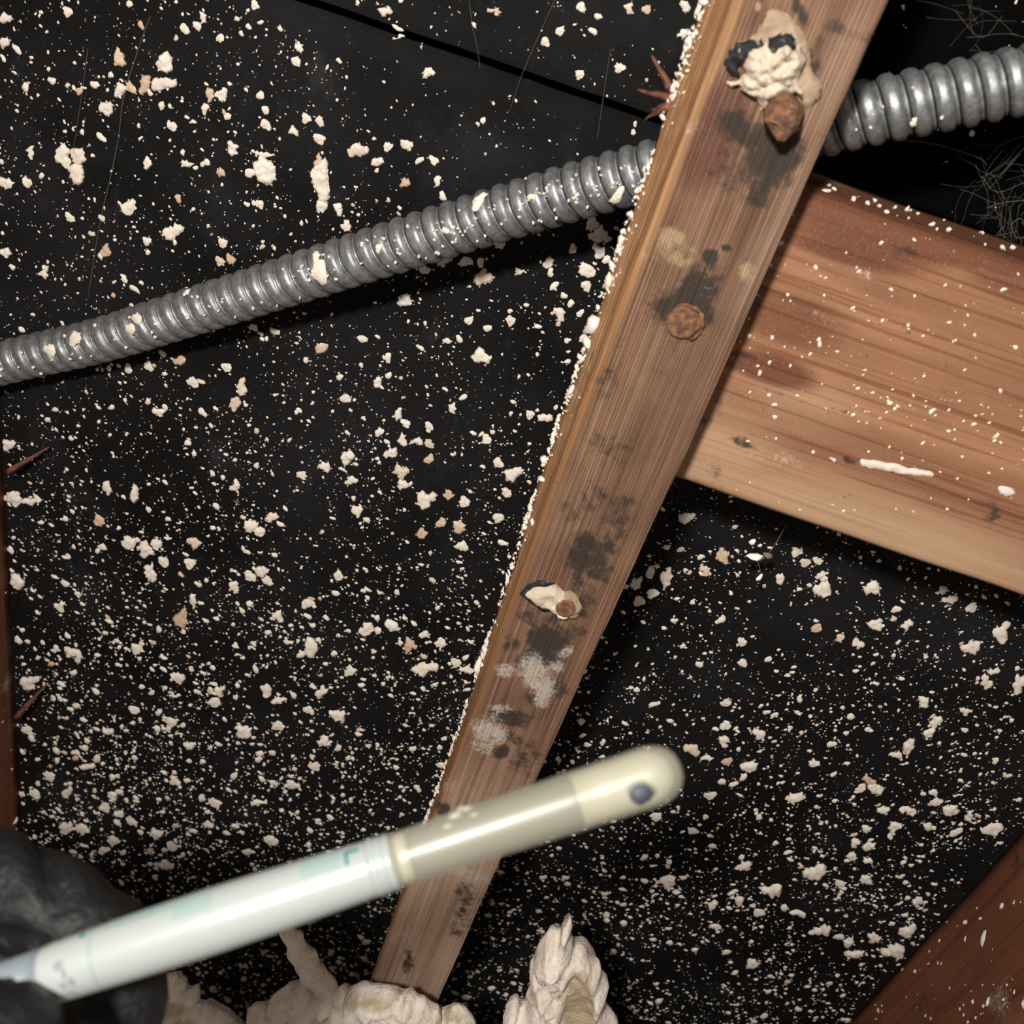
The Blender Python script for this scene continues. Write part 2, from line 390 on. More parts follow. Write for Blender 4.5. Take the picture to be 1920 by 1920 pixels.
for t in [ # channel 0 dark, 1 white, 2 tan, 3 red
 (0, 1455, 285, 56, 42, -20, 1.15), (0, 1405, 250, 70, 34, 30, .75), (0, 1420, 330, 60, 56, 0, .62), (0, 1360, 300, 50, 40, 0, .4), (0, 1575, 55, 55, 16, 15, .5), (0, 1500, 20, 12, 40, -20, .6),
 (0, 1530, 105, 14, 50, 10, .5), (0, 1332, 482, 15, 14, 0, 1.1), (0, 1362, 465, 10, 8, 0, .9), (0, 1310, 545, 34, 60, 22, .95), (0, 1280, 580, 70, 44, 0, .6), (0, 1275, 640, 20, 20, 0, .45),
 (0, 1110, 1035, 52, 40, -20, .8), (0, 1150, 985, 30, 60, 20, .42), (0, 1100, 935, 60, 30, -30, .38), (0, 1120, 1075, 40, 20, 10, .6), (0, 1165, 945, 30, 20, 0, .4),
 (0, 1090, 1110, 28, 40, 0, .6), (0, 1025, 1200, 40, 26, 20, 1.0), (0, 1010, 1165, 40, 22, 20, .55), (0, 958, 1205, 18, 20, 0, .6), (0, 1020, 1232, 34, 16, 10, .95), (0, 1045, 1290, 20, 22, 0, .7), (0, 1060, 1180, 40, 16, 10, .5), (0, 980, 1235, 20, 14, 0, .45),
 (0, 955, 1345, 42, 16, 10, .85), (0, 1000, 1310, 30, 14, 20, .5), (0, 940, 1410, 18, 12, -20, 1.0), (0, 990, 1425, 36, 48, 20, .42), (0, 965, 1385, 30, 12, 30, .6), (0, 830, 1515, 16, 16, -40, .8),
 (0, 872, 1700, 30, 55, 15, .42), (0, 868, 1706, 6, 6, 0, 1.1), (0, 855, 1745, 16, 16, 0, .45), (0, 766, 1802, 12, 26, 5, .6), (0, 767, 1795, 4, 5, 0, 1.2), (0, 1180, 820, 40, 30, 0, .25), (0, 1130, 700, 50, 80, 20, .22), (0, 1240, 690, 50, 20, 30, .25), (0, 1140, 860, 60, 50, 30, .28),
 (0, 1075, 1145, 24, 10, 20, .9), (0, 1040, 1160, 18, 12, 0, .6),
 (1, 1010, 1268, 46, 34, 55, .7), (1, 1020, 1300, 20, 28, 20, .75), (1, 952, 1258, 26, 16, 10, .5), (1, 1060, 1222, 20, 10, -20, .7), (1, 1040, 1250, 18, 14, 0, .65), (1, 918, 1370, 38, 36, 0, .62), (1, 940, 1328, 26, 10, 0, .6), (1, 905, 1400, 26, 16, 20, .5),
 (1, 880, 1640, 60, 18, 20, .5), (1, 915, 1655, 30, 14, 0, .5), (1, 1300, 240, 24, 18, 0, .3), (1, 1330, 530, 16, 20, 0, .3), (1, 1110, 1000, 40, 8, 60, .22), (1, 740, 1760, 50, 30, 0, .22), (1, 840, 1470, 30, 20, 0, .25),
 (2, 1255, 447, 36, 28, 0, .6), (2, 1255, 482, 75, 28, 5, .55), (2, 1402, 512, 26, 32, 0, .58), (2, 1421, 12, 9, 9, 0, .9), (2, 1300, 470, 16, 10, 0, .6), (2, 1480, 230, 20, 20, 0, .3),
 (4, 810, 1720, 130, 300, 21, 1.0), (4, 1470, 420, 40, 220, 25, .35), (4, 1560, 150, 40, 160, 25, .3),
 (3, 1330, 250, 70, 140, 21, .85), (3, 1400, 20, 60, 60, 0, .5), (3, 1230, 420, 60, 110, 21, .5), (3, 1180, 560, 50, 140, 21, .35), (3, 1050, 1060, 60, 60, 0, .4), (3, 960, 1290, 60, 120, 21, .35), (3, 900, 1480, 80, 60, 0, .3), (3, 770, 1750, 90, 60, 0, .25), (3, 1270, 690, 60, 100, 20, .2)]:
    blob(*t)
BLOBS = [(c, x, y, rx*(1.3 if c == 0 else 1.15), ry*(1.3 if c == 0 else 1.15), r, k*(1.1 if c == 0 else 1)) for c, x, y, rx, ry, r, k in BLOBS]
paint(sb, BLOBS)
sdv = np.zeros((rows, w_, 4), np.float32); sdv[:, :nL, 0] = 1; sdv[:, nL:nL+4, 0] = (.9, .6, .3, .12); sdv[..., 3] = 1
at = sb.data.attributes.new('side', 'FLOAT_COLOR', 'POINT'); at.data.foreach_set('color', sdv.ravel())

def inside_grid(poly, step):
    xs = [p[0] for p in poly]; ys = [p[1] for p in poly]; pts = []
    y = min(ys); r = 0
    while y < max(ys):
        x = min(xs)+(step*.5 if r % 2 else 0)
        while x < max(xs):
            ins = False; j = len(poly)-1
            for i in range(len(poly)):
                if (poly[i][1] > y) != (poly[j][1] > y) and x < (poly[j][0]-poly[i][0])*(y-poly[i][1])/(poly[j][1]-poly[i][1])+poly[i][0]: ins = not ins
                j = i
            if ins: pts.append((x+random.uniform(-.2, .2)*step, y+random.uniform(-.2, .2)*step))
            x += step
        y += step*.87; r += 1
    return pts
def edge_dist(p, poly):
    d = 1e9; n = len(poly)
    for i in range(n):
        ax, ay = poly[i]; bx, by = poly[(i+1) % n]; dx, dy = bx-ax, by-ay
        t = max(0, min(1, ((p[0]-ax)*dx+(p[1]-ay)*dy)/(dx*dx+dy*dy+1e-12)))
        d = min(d, math.hypot(p[0]-ax-t*dx, p[1]-ay-t*dy))
    return d
def rough_outline(poly, step, amp, seed, fine=.045):
    out = []; n = len(poly)
    for i in range(n):
        a, b_ = poly[i], poly[(i+1) % n]; L = math.hypot(b_[0]-a[0], b_[1]-a[1]); k = max(1, int(L/step))
        for q in range(k):
            t = q/k; x = a[0]+(b_[0]-a[0])*t; y = a[1]+(b_[1]-a[1])*t
            out.append((x+amp*noise.noise(Vector((x*fine, y*fine, seed))), y+amp*noise.noise(Vector((x*fine, y*fine, seed+9)))))
    return out
def lump(name, pxpoly, n, thick, width, mat, parent=None, rough=.4, step=9, amp=6, back=.25, freq=90, seed=0, bend=None, tints=None, org=None, fine=.045, ridge=.25, facet=0):
    """solid irregular piece with this outline lying in the plane at distance n, bulging toward the room"""
    poly = rough_outline(pxpoly, step, amp, seed, fine); pts = poly+inside_grid(poly, step)
    pts = poly+[p for p in pts[len(poly):] if edge_dist(p, poly) > step*.45]
    m_ = len(poly)
    res = delaunay_2d_cdt([Vector(p) for p in pts], [(i, (i+1) % m_) for i in range(m_)], [], 1, 1e-5)
    vs, fs = res[0], res[2]
    mm = n*1.5/F                                   # rough metres per pixel here
    V = []; B_ = []
    for v in vs:
        d = edge_dist(v, poly); q = min(1, d/width); prof = math.sqrt(max(0, 1-(1-q)**2))
        w0 = WP(v[0], v[1], n)
        nz = fbm((w0.x*freq, w0.z*freq, seed*3.1), 5); rd = 1-abs(noise.noise(Vector((w0.x*freq*1.4, w0.z*freq*1.4, seed+4))))*2
        if facet:
            vd = noise.voronoi(Vector((w0.x*freq*.9, seed, w0.z*freq*.9)))[0]; nz = .55*nz+facet*(.55-vd[0])+.35*facet*(vd[1]-vd[0])
            fl = max([max(0, min(1, (1.2-math.hypot((v[0]-t_[0])/t_[2], (v[1]-t_[1])/t_[3]))*3)) for t_ in tints] or [0]) if tints else 0
            nz *= 1-.8*fl; rd *= 1-fl
        hgt = thick*prof*(1+rough*nz+rough*ridge*rd)
        y = n-hgt; bk = n+thick*back*prof
        if bend: dy = bend(v[0], v[1]); y += dy; bk += dy
        V.append((w0.x+.0004*noise.noise(w0*210), y, w0.z+.0004*noise.noise(w0*190))); B_.append((w0.x, bk+(.00005), w0.z))
    k = len(V); Fc = []
    cnt = {}
    for f in fs:
        f = tuple(f); Fc.append(f); Fc.append(tuple(k+i for i in reversed(f)))
        for i in range(3):
            e = (f[i], f[(i+1) % 3]); cnt[e] = 1
    for (a, b_) in list(cnt):
        if (b_, a) not in cnt: Fc.append((b_, a, a+k, b_+k))
    o = obj(name, V+B_, Fc, mat, parent, org)
    bm = bmesh.new(); bm.from_mesh(o.data); bmesh.ops.recalc_face_normals(bm, faces=bm.faces); bm.to_mesh(o.data); bm.free()
    tv = np.zeros((len(o.data.vertices), 4), np.float32); tv[:, 0] = .85; tv[:, 3] = 1
    if tints:
        for i, v in enumerate(vs):
            v = proj(V[i][0], V[i][1], V[i][2])
            for (tx, ty, rx, ry) in tints:
                d = math.hypot((v[0]-tx)/rx, (v[1]-ty)/ry)
                q = max(0, min(1, (1.15-d)*4)); tv[i, 1] = max(tv[i, 1], q)
    at = o.data.attributes.new('tint', 'FLOAT_COLOR', 'POINT'); at.data.foreach_set('color', tv.ravel())
    return o

# pieces fixed to the strip: nails, plaster squeezed round them, scraps of paper
lump('glue_smear', [(1438, 14), (1478, 25), (1500, 50), (1508, 62), (1520, 95), (1524, 130), (1541, 160), (1540, 185), (1520, 205), (1490, 190), (1450, 120), (1400, 92), (1372, 88), (1420, 62)], N1-.0001, .0012, 18, M_GLUE, strip, step=8, amp=6, seed=1)['label'] = 'tan smear of old glue'
lump('plaster_lump', [(1366, 148), (1376, 155), (1395, 140), (1390, 110), (1408, 84), (1440, 82), (1470, 66), (1498, 62), (1505, 80), (1512, 110), (1506, 140), (1502, 182), (1480, 172), (1452, 186), (1432, 208), (1418, 186), (1392, 170), (1372, 163)], N1-.0008, .0062, 34, M_LUMP, strip, step=4.5, amp=12, seed=2, rough=.6, freq=260, fine=.08)['label'] = 'cream plaster lump around the top nail'
for q, (pl, sd) in enumerate([([(1362, 110), (1372, 92), (1400, 76), (1432, 74), (1428, 92), (1406, 104), (1392, 118), (1380, 140), (1364, 146)], 5), ([(1436, 84), (1456, 66), (1490, 62), (1492, 88), (1490, 112), (1474, 118), (1462, 98), (1446, 94)], 6)]):
    lump('paper_scrap', pl, N1-(.0022 if q == 0 else .0056), .0016, 12, M_TAR, strip, step=4.5, amp=11, seed=sd, rough=.9, freq=300, fine=.1)['label'] = 'black scrap of building paper on the plaster lump'
def nail_stub(c0, c1, r0, r1, name='nail', mat=M_RUST, seg=9):
    path = [c0+(c1-c0)*t for t in (0, .25, .5, .75, .92, 1.0)]; rad = [r0, r0, (r0+r1)/2, r1, r1*.86, r1*.45]
    V, Fc = tube(path, rad, seg)
    V = [v+Vector((noise.noise(v*300), noise.noise(v*300+Vector((5, 0, 0))), noise.noise(v*300+Vector((0, 9, 0)))))*.0016 for v in V]
    return obj(name, V, Fc, mat, strip, None, False)
nail_stub(WP(1466, 196, N1+.004), WP(1470, 236, N1-.0125), .0058, .0052)['label'] = 'bent rusty nail stub standing proud'
def nail_head(px, py, r, ring):
    c = WP(px, py, N1); V = []; Fc = []; prof = [(0, -.0017), (.45, -.0019), (.72, -.0015), (.92, -.0021), (1.0, -.0012), (1.04, .001)]
    seg = 22; V.append(c+Vector((0, prof[0][1], 0)))
    for (a, y) in prof[1:]:
        for k in range(seg):
            t = 2*math.pi*k/seg; rr = r*a*(1+.10*noise.noise(Vector((math.cos(t)*1.5, math.sin(t)*1.5, px))))
            V.append(c+Vector((rr*math.cos(t), y+.0008*noise.noise(Vector((math.cos(t)*a*3, math.sin(t)*a*3, px+3))), rr*math.sin(t))))
    for k in range(seg): Fc.append((0, 1+k, 1+(k+1) % seg))
    for q in range(len(prof)-2):
        for k in range(seg):
            a = 1+q*seg+k; b_ = 1+q*seg+(k+1) % seg; Fc.append((a, a+seg, b_+seg, b_))
    o = obj('nail', V, Fc, M_RUST, strip); o['label'] = 'flat rusty nail head'
    if ring:
        P = []
        for k in range(20):
            t = ring[0]+(ring[1]-ring[0])*k/19
            P.append(c+Vector((r*1.12*math.cos(t), -.0012-.0006*math.sin(k), r*1.12*math.sin(t))))
        rad = [.0002+.0006*math.sin(math.pi*k/19)*(1+.5*math.sin(k*2.1)) for k in range(20)]
        V, Fc = tube(P, rad, 6); obj('curled_rim', V, Fc, M_CRUMB if ring[2] else M_RUST, o)
nail_head(1282, 603, .0054, (-.9, 2.3, 0))
lump('plaster_lump', [(976, 1112), (990, 1098), (1015, 1091), (1042, 1096), (1058, 1108), (1070, 1120), (1058, 1136), (1040, 1146), (1028, 1140), (1010, 1136), (994, 1124)], N1-.0002, .0032, 16, M_LUMP, strip, step=5, amp=4, seed=8, rough=.45, freq=260)['label'] = 'cream almond of plaster beside the lower nail'
lump('paper_scrap', [(974, 1114), (988, 1098), (1012, 1088), (1040, 1092), (1022, 1099), (1000, 1103), (988, 1113), (1000, 1128), (1018, 1138), (1036, 1146), (1020, 1146), (996, 1132)], N1-.0016, .0012, 7, M_TAR, strip, step=5, amp=3, seed=9)['label'] = 'black paper rim on the lower plaster'
lump('plaster_rim', [(1036, 1128), (1050, 1110), (1070, 1108), (1086, 1122), (1092, 1142), (1082, 1158), (1062, 1156), (1044, 1146)], N1-.0001, .0024, 10, M_GLUE, strip, step=6, amp=4, seed=10)
nail_head(1062, 1133, .0040, (2.2, 5.6, 1))
bpy.data.objects[[o.name for o in strip.children if o.name.startswith('nail')][-1]].location.y -= .0016
def splinter(parent, p0, p1, r, seed):
    P = [p0.lerp(p1, t)+Vector((noise.noise(Vector((t*2, seed, 0))), noise.noise(Vector((t*2, seed, 5))), noise.noise(Vector((t*2, seed, 9)))))*.0006*t for t in np.linspace(0, 1, 9)]
    rad = [r*(1-.75*(i/8)**1.5)*(1+.25*noise.noise(Vector((i*.9, seed, 2)))) for i in range(9)]
    V, Fc = tube(P, rad, 6); return obj('splinter', V, Fc, M_SPL, parent)
ns = N1+TS-.002
for (a, b_, r) in [((1268, 182), (1222, 104), .0014), ((1266, 186), (1196, 168), .0013), ((1256, 200), (1222, 206), .0017), ((1250, 200), (1208, 226), .0009), ((1252, 165), (1240, 140), .0007)]:
    splinter(strip, WP(*a, ns), WP(*b_, ns+.006), r, a[0]+b_[0])

# ------------------------------------------------------------------ blocking board
hb0, hb1 = .034, XR-.0005
s_top = .1745*NB; s_bot = .512*NB; TB = .034
nx, nz = 130, 60; V = []; Fc = []
ring = []
for j in range(nz+1): ring.append(('f', j/nz))
for t in (.12, .5, .88): ring.append(('b', t))
for t in (1.0, 0.0): ring.append(('k', t))
for t in (.88, .5, .12): ring.append(('t', t))
for i in range(nx+1):
    h = hb0+(hb1-hb0)*i/nx
    for k, t in ring:
        if k == 'f':
            s = s_top+(s_bot-s_top)*t; e = min(t, 1-t)*(s_bot-s_top); r = .006 if t < .5 else .002
            y = NB+(r-math.sqrt(max(0, r*r-(r-e)**2)) if e < r else 0)+.0005*fbm((h*6, s*60, 1), 3)
        elif k == 'b': s = s_bot+.0003; y = NB+.002+(TB-.002)*t
        elif k == 'k': s = s_top+(s_bot-s_top)*t; y = NB+TB
        else: s = s_top+.0003; y = NB+.006+(TB-.006)*t
        s += .0007*noise.noise(Vector((h*25, 4, k == 'b')))
        V.append((h, y, Z0-s))
R_ = len(ring)
for i in range(nx):
    for k in range(R_):
        a = i*R_+k; b_ = i*R_+(k+1) % R_; Fc.append((a, b_, b_+R_, a+R_))
Fc.append(tuple(reversed(range(R_)))); Fc.append(tuple(range(nx*R_, (nx+1)*R_)))
board = empty('blocking_board', (hb1, NB+TB, Z0-s_bot))
tag(board, 'wide reddish wooden board running right from behind the narrow strip', 'board')
bb = obj('board_face', V, Fc, M_BOARD, board)
BB = []
for (ch, x, y, rx, ry, rot, k) in [(3, 1620, 450, 260, 55, 16, .75), (3, 1900, 530, 160, 60, 16, .6), (3, 1480, 600, 190, 80, 18, .62), (3, 1700, 560, 220, 40, 16, .5), (3, 1450, 690, 120, 40, 18, .75), (3, 1880, 700, 120, 60, 16, .35), (0, 1400, 670, 60, 8, 12, .6), (0, 1440, 700, 70, 10, 16, .4), (0, 1560, 520, 40, 8, 10, .35), (0, 1690, 470, 50, 14, 10, .45), (0, 1400, 832, 60, 7, 20, .9), (0, 1590, 864, 22, 4, 6, 1.3), (0, 1500, 750, 200, 7, 16, .4), (0, 1320, 880, 60, 40, 10, .28),
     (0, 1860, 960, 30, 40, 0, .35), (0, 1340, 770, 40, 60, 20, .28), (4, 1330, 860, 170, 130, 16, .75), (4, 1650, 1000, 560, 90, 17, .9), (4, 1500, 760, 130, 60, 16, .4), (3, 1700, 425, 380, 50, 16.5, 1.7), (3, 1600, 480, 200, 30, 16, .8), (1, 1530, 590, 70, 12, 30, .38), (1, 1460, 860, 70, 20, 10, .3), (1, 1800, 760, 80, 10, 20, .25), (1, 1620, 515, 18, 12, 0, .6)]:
    BB.append((ch, x, y, rx, ry, math.radians(rot), k))
paint(bb, BB)
lump('plaster_streak', [(1610, 859), (1640, 861), (1690, 870), (1745, 882), (1758, 890), (1745, 895), (1715, 893), (1660, 884), (1612, 874)], NB+.0002, .0011, 5, M_CRUMB, board, step=5, amp=2, seed=21, freq=250)
lump('plaster_streak', [(1549, 855), (1566, 857), (1576, 864), (1562, 868)], NB+.0002, .0009, 4, M_CRUMB, board, step=4, amp=2, seed=22)
lump('plaster_streak', [(1868, 910), (1882, 908), (1900, 918), (1902, 928), (1886, 932), (1874, 924)], NB+.0003, .0016, 8, M_CRUMB, board, step=5, amp=3, seed=23)

# ------------------------------------------------------------------ studs
def xl(s): return -.2655+(s-.282)*.045
def xr(s): return .3153-(s-.3425)*.023
def stud(x0, x1, label, blobs, base, edge=None):
    y0, y1, z0, z1 = D-.085, D+.0005, ZB, ZT; V = []; Fc = []; nz = 90; ny = 12
    prof = [(x0, y0+(y1-y0)*i/ny) for i in range(ny+1)]+[(x1, y1-(y1-y0)*i/ny) for i in range(ny+1)]
    R = len(prof)
    for j in range(nz+1):
        z = z0+(z1-z0)*j/nz
        for (x, y) in prof: V.append((x+edge(Z0-z)-(XL if edge is xl else XR)+.0007*noise.noise(Vector((y*20, z*12, x))), y, z))
    for j in range(nz):
        for k in range(R): a = j*R+k; b_ = j*R+(k+1) % R; Fc.append((a, b_, b_+R, a+R))
    Fc.append(tuple(reversed(range(R)))); Fc.append(tuple(range(nz*R, (nz+1)*R)))
    o = empty('wall_stud', ((x0+x1)/2, D, z0)); tag(o, label, 'stud')
    m_ = obj('timber', V, Fc, M_STUD, o); paint(m_, [(a, b, c, d, e, math.radians(f), g_) for a, b, c, d, e, f, g_ in blobs], base)
    return o
studL = stud(XL-.038, XL, 'dark brown stud along the left edge of the black paper', [(1, 20, 1250, 30, 200, 0, .22)], (0, 0, 0, .2), xl)
studR = stud(XR, XR+.038, 'dark red-brown stud slanting across the bottom right corner', [(0, 1910, 1600, 20, 30, 0, .7), (0, 1740, 1880, 70, 40, -40, .3), (1, 1880, 1880, 40, 40, 0, .3)], (0, 0, 0, .25), xr)
splinter(studL, WP(14, 885, D-.012), WP(92, 838, D-.004), .0016, 3)
splinter(studL, WP(30, 1345, D-.014), WP(88, 1282, D-.004), .0018, 6)

# ------------------------------------------------------------------ flexible metal conduit
cp = [(-170, 736, .4005), (0, 682, .398), (180, 640, .3965), (365, 583, .390), (600, 508, .381), (800, 444, .375), (1000, 382, .371), (1180, 331, .364), (1400, 272, .3565), (1600, 218, .3515), (1760, 184, .350), (1920, 150, .349), (2080, 118, .348)]
cpts = [WP(a, b_, c) for a, b_, c in cp]
dv = (cpts[-1]-cpts[-2]).normalized(); cpts += [cpts[-1]+dv*.03, cpts[-1]+dv*((XR+.018-cpts[-1].x)/dv.x)]   # on into the right stud
NS = 3200; path = spline(cpts, NS)
pxs = [proj(p.x, p.y, p.z)[0] for p in path]
RO = .0105; seg = 44; fr = frames(path); V = []; Fc = []; ph = 0; tint = []
def pitch(px): return float(np.interp(px, [0, 400, 600, 900, 1200, 1500, 1700], [24.5, 27.5, 30, 33, 36.5, 43, 46]))
for i, p in enumerate(path):
    if i: ph += (pxs[i]-pxs[i-1])*1.03/pitch(pxs[i])
    for k in range(seg):
        a = 2*math.pi*k/seg; u = (ph-k/seg) % 1.0
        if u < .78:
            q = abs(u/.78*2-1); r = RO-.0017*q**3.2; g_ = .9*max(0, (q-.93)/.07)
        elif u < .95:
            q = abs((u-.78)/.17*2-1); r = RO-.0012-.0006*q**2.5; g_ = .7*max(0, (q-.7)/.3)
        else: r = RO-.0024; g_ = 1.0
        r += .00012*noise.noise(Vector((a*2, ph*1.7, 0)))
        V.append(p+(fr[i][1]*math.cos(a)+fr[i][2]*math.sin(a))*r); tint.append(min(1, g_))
for i in range(NS-1):
    for k in range(seg):
        a = i*seg+k; b_ = i*seg+(k+1) % seg; Fc.append((a, a+seg, b_+seg, b_))
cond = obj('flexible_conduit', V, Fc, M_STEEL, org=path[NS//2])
tag(cond, 'grey ribbed flexible metal conduit crossing behind the wooden strip', 'conduit')
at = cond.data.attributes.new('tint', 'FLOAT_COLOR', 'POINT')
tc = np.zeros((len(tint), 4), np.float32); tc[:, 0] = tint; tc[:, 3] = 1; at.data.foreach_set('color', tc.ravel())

# ------------------------------------------------------------------ plaster flakes on the paper
def flake_geo(r, asp, ang, jag, seg, thick, seed, wob=1.0):
    """irregular crumb in local x,z with its relief toward -y; returns verts, faces"""
    rr = random.Random(seed); ph = [rr.uniform(0, 6.28) for _ in range(4)]
    V = [(rr.uniform(-.15, .15)*r, -thick*rr.uniform(.8, 1.3), rr.uniform(-.15, .15)*r)]; Fc = []
    rings = (.5, .86, 1.0) if seg > 9 else (.72, 1.0)
    out = []
    for k in range(seg):
        t = 2*math.pi*k/seg
        out.append((t, 1+wob*.22*math.sin(2*t+ph[0])+.13*math.sin(3*t+ph[1])+.07*math.sin(7*t+ph[2])+jag*rr.uniform(-.3, .3)))
    for q, f in enumerate(rings):
        last = q == len(rings)-1
        for t, a in out:
            x = r*a*f*math.cos(t); z = r*a*f*math.sin(t)*asp
            y = .0 if last else -thick*(1-f*f*.5)*rr.uniform(.55, 1.25)
            V.append((x*math.cos(ang)-z*math.sin(ang), y, x*math.sin(ang)+z*math.cos(ang)))
    for k in range(seg): Fc.append((0, 1+(k+1) % seg, 1+k))
    for q in range(len(rings)-1):
        for k in range(seg):
            a = 1+q*seg+k; b_ = 1+q*seg+(k+1) % seg; Fc.append((a, b_, b_+seg, a+seg))
    return V, Fc
LIST = []
def L(ox, oy, sc, txt):
    for t in txt.split():
        v = t.split(','); tan = v[-1] == 't'; v = [float(q) for q in v[:4]]
        LIST.append((ox+v[0]/sc, oy+v[1]/sc, v[2]/sc, v[3]/sc, tan))
L(0, 0, 2.743, "850,325,95,95 840,430,120,80 610,300,55,110,t 615,465,60,80 670,450,50,50,t 745,430,60,105,t 550,560,60,80 325,800,80,130 400,800,80,80 395,900,70,140 1360,880,110,165 1350,795,85,32 1655,930,105,200 1645,835,60,80,t 1655,1060,70,60 1740,1075,50,60 1845,770,90,60 1195,760,60,70 1645,715,50,50 1510,675,55,50 1140,490,60,70 1080,490,50,60 1055,560,40,60 885,650,45,45 1365,640,50,50 890,1195,100,80 660,1070,90,70 545,1290,60,60 755,1240,40,40 1145,1250,40,50 1130,1345,45,45 1185,1335,45,45 1780,1165,45,60 760,840,45,55 955,845,60,40 1055,840,55,40 1285,890,60,50 1135,885,40,40 25,95,60,60 30,1300,60,50 140,940,50,60 30,940,70,60 225,1400,50,60 1315,25,45,50 345,60,45,50 1045,90,40,60 950,150,45,45 1015,135,40,40 1135,195,30,50 725,130,30,40 85,255,45,35 25,220,50,60 155,780,40,60 360,1115,50,40 1575,610,45,45 1645,620,45,45 520,705,45,35 485,435,45,35 405,470,30,40 265,415,30,45 1540,245,40,40 1525,315,40,50 1365,565,45,35 1340,490,35,40 1335,1050,45,40 915,1020,35,35 660,1895,40,40 765,1885,45,45 925,1855,60,50 1165,1890,45,45 1650,1790,60,50 1410,1705,40,40 1305,1685,35,35 1865,1745,40,40 835,1820,35,35 690,1485,45,30 640,1435,30,40")
L(600, 0, 2.743, "330,60,70,60 400,145,50,25 400,195,60,30 905,55,70,35 555,370,60,60 190,775,80,70 445,745,60,60 295,830,60,50 585,825,45,40 510,825,30,50 350,755,40,50 435,940,50,60,t 630,1010,40,40 605,930,30,60 1540,350,50,50 1335,385,40,50 1235,160,40,50 1160,215,45,45 1405,160,40,35 1430,85,40,30 1590,40,50,60 1345,35,40,60 1880,35,50,70 1680,50,40,45,t 1870,175,60,50 1400,1150,80,70 1440,1210,100,90 1435,1295,70,70 1475,1335,40,40 1370,1390,75,80 1370,1470,50,50 1300,1280,35,50 1175,1355,55,45 1205,1470,30,50 1185,1400,35,40 840,1430,95,95 750,1345,60,60 635,1340,75,60 540,1385,60,50 825,1350,40,40 1025,1395,55,30 915,1250,60,60 435,1545,80,60 1235,1615,60,70 980,1650,45,50 765,1650,35,50 860,1690,40,35 830,1830,95,80 715,1745,35,35 650,1755,35,30 215,1745,40,35 515,1790,35,25 15,1790,40,40 350,1840,35,45 1290,1560,35,35 1255,1520,30,35 1340,1610,30,40 1355,1740,40,45 1620,635,35,35,t")
L(0, 700, 2.743, "990,45,50,50 1245,75,55,80 1210,155,50,80 820,200,60,50 1780,130,40,40 1040,200,40,40 45,370,60,70 690,620,60,90 1785,435,80,70 1670,480,60,50 1550,525,50,40 1810,555,60,40 70,640,80,80 165,660,100,50 550,590,50,70 510,760,60,50,t 660,870,70,90 750,910,80,80 800,880,50,50 840,970,50,50 775,1030,60,80 1285,790,70,70 1400,740,60,50 1330,815,50,50 1000,870,70,50 975,980,50,50 1345,1020,60,60 1285,1045,50,50 1375,1070,50,40 85,1070,80,80 310,1195,60,50 995,1170,30,90 930,1265,80,80 1600,1410,75,85 1885,1320,70,70 1430,1250,60,50 1580,1185,60,50 1740,1040,50,60 1835,710,60,60 1210,580,40,60 1205,1100,50,60 700,1420,50,50 385,1440,80,60 920,1565,75,60 1800,1530,60,50 1655,1640,60,60 1370,1630,60,60 1130,1630,60,50 1430,1680,70,40 1260,1840,80,60 1430,1810,50,50 1665,1895,70,50 1740,1760,80,60 550,1840,60,40 140,1835,50,40 690,1730,50,40 150,1590,100,60 880,1795,45,45 1105,1690,50,45 1590,1730,50,35")
L(600, 700, 2.743, "365,410,70,60 420,510,70,80 425,575,55,60 560,445,40,50 400,210,40,70 680,180,40,60 990,520,90,80 955,610,60,50 540,650,110,80 425,345,50,60 500,350,60,40 560,365,50,40 855,340,45,60 735,125,30,40 1160,230,70,50 1080,215,45,40 740,665,50,50 660,625,45,70,t 715,790,70,60,t 520,825,60,60 620,770,40,50,t 730,890,60,60 915,745,50,50 915,465,50,45 940,875,45,30 375,1300,70,70 540,1340,60,40 620,1385,50,45 540,1520,150,60 755,1525,70,50 460,1400,60,80 700,1485,50,40 295,45,45,55 130,130,40,50 305,305,35,50 440,260,50,35 560,275,45,35 1625,1080,60,60 1700,1025,50,60 1780,1050,60,100 1640,1170,50,50 1710,1130,50,50 1880,745,70,50")
L(1220, 700, 2.743, "880,1115,80,100 875,1040,40,45 1140,1105,80,80 370,940,60,80 180,745,70,45 280,1015,60,50 750,920,50,45 795,975,50,40 860,965,50,35 665,1055,40,70 1505,1115,55,45 1540,1165,75,45 1650,1205,50,50 1265,1215,40,40 1150,1290,75,60 1325,1290,65,45 1800,1340,70,110 1830,1295,40,40 1650,1410,100,60 1065,1395,70,50 970,1365,55,40 470,1380,50,35 855,1310,45,50,t 475,1490,50,35 360,1270,40,40 1725,1590,60,70 1765,1535,60,40 1895,1600,70,90 1405,1685,65,50 1470,1795,60,60 1430,1850,60,40 1615,1735,60,30 390,1695,45,40")
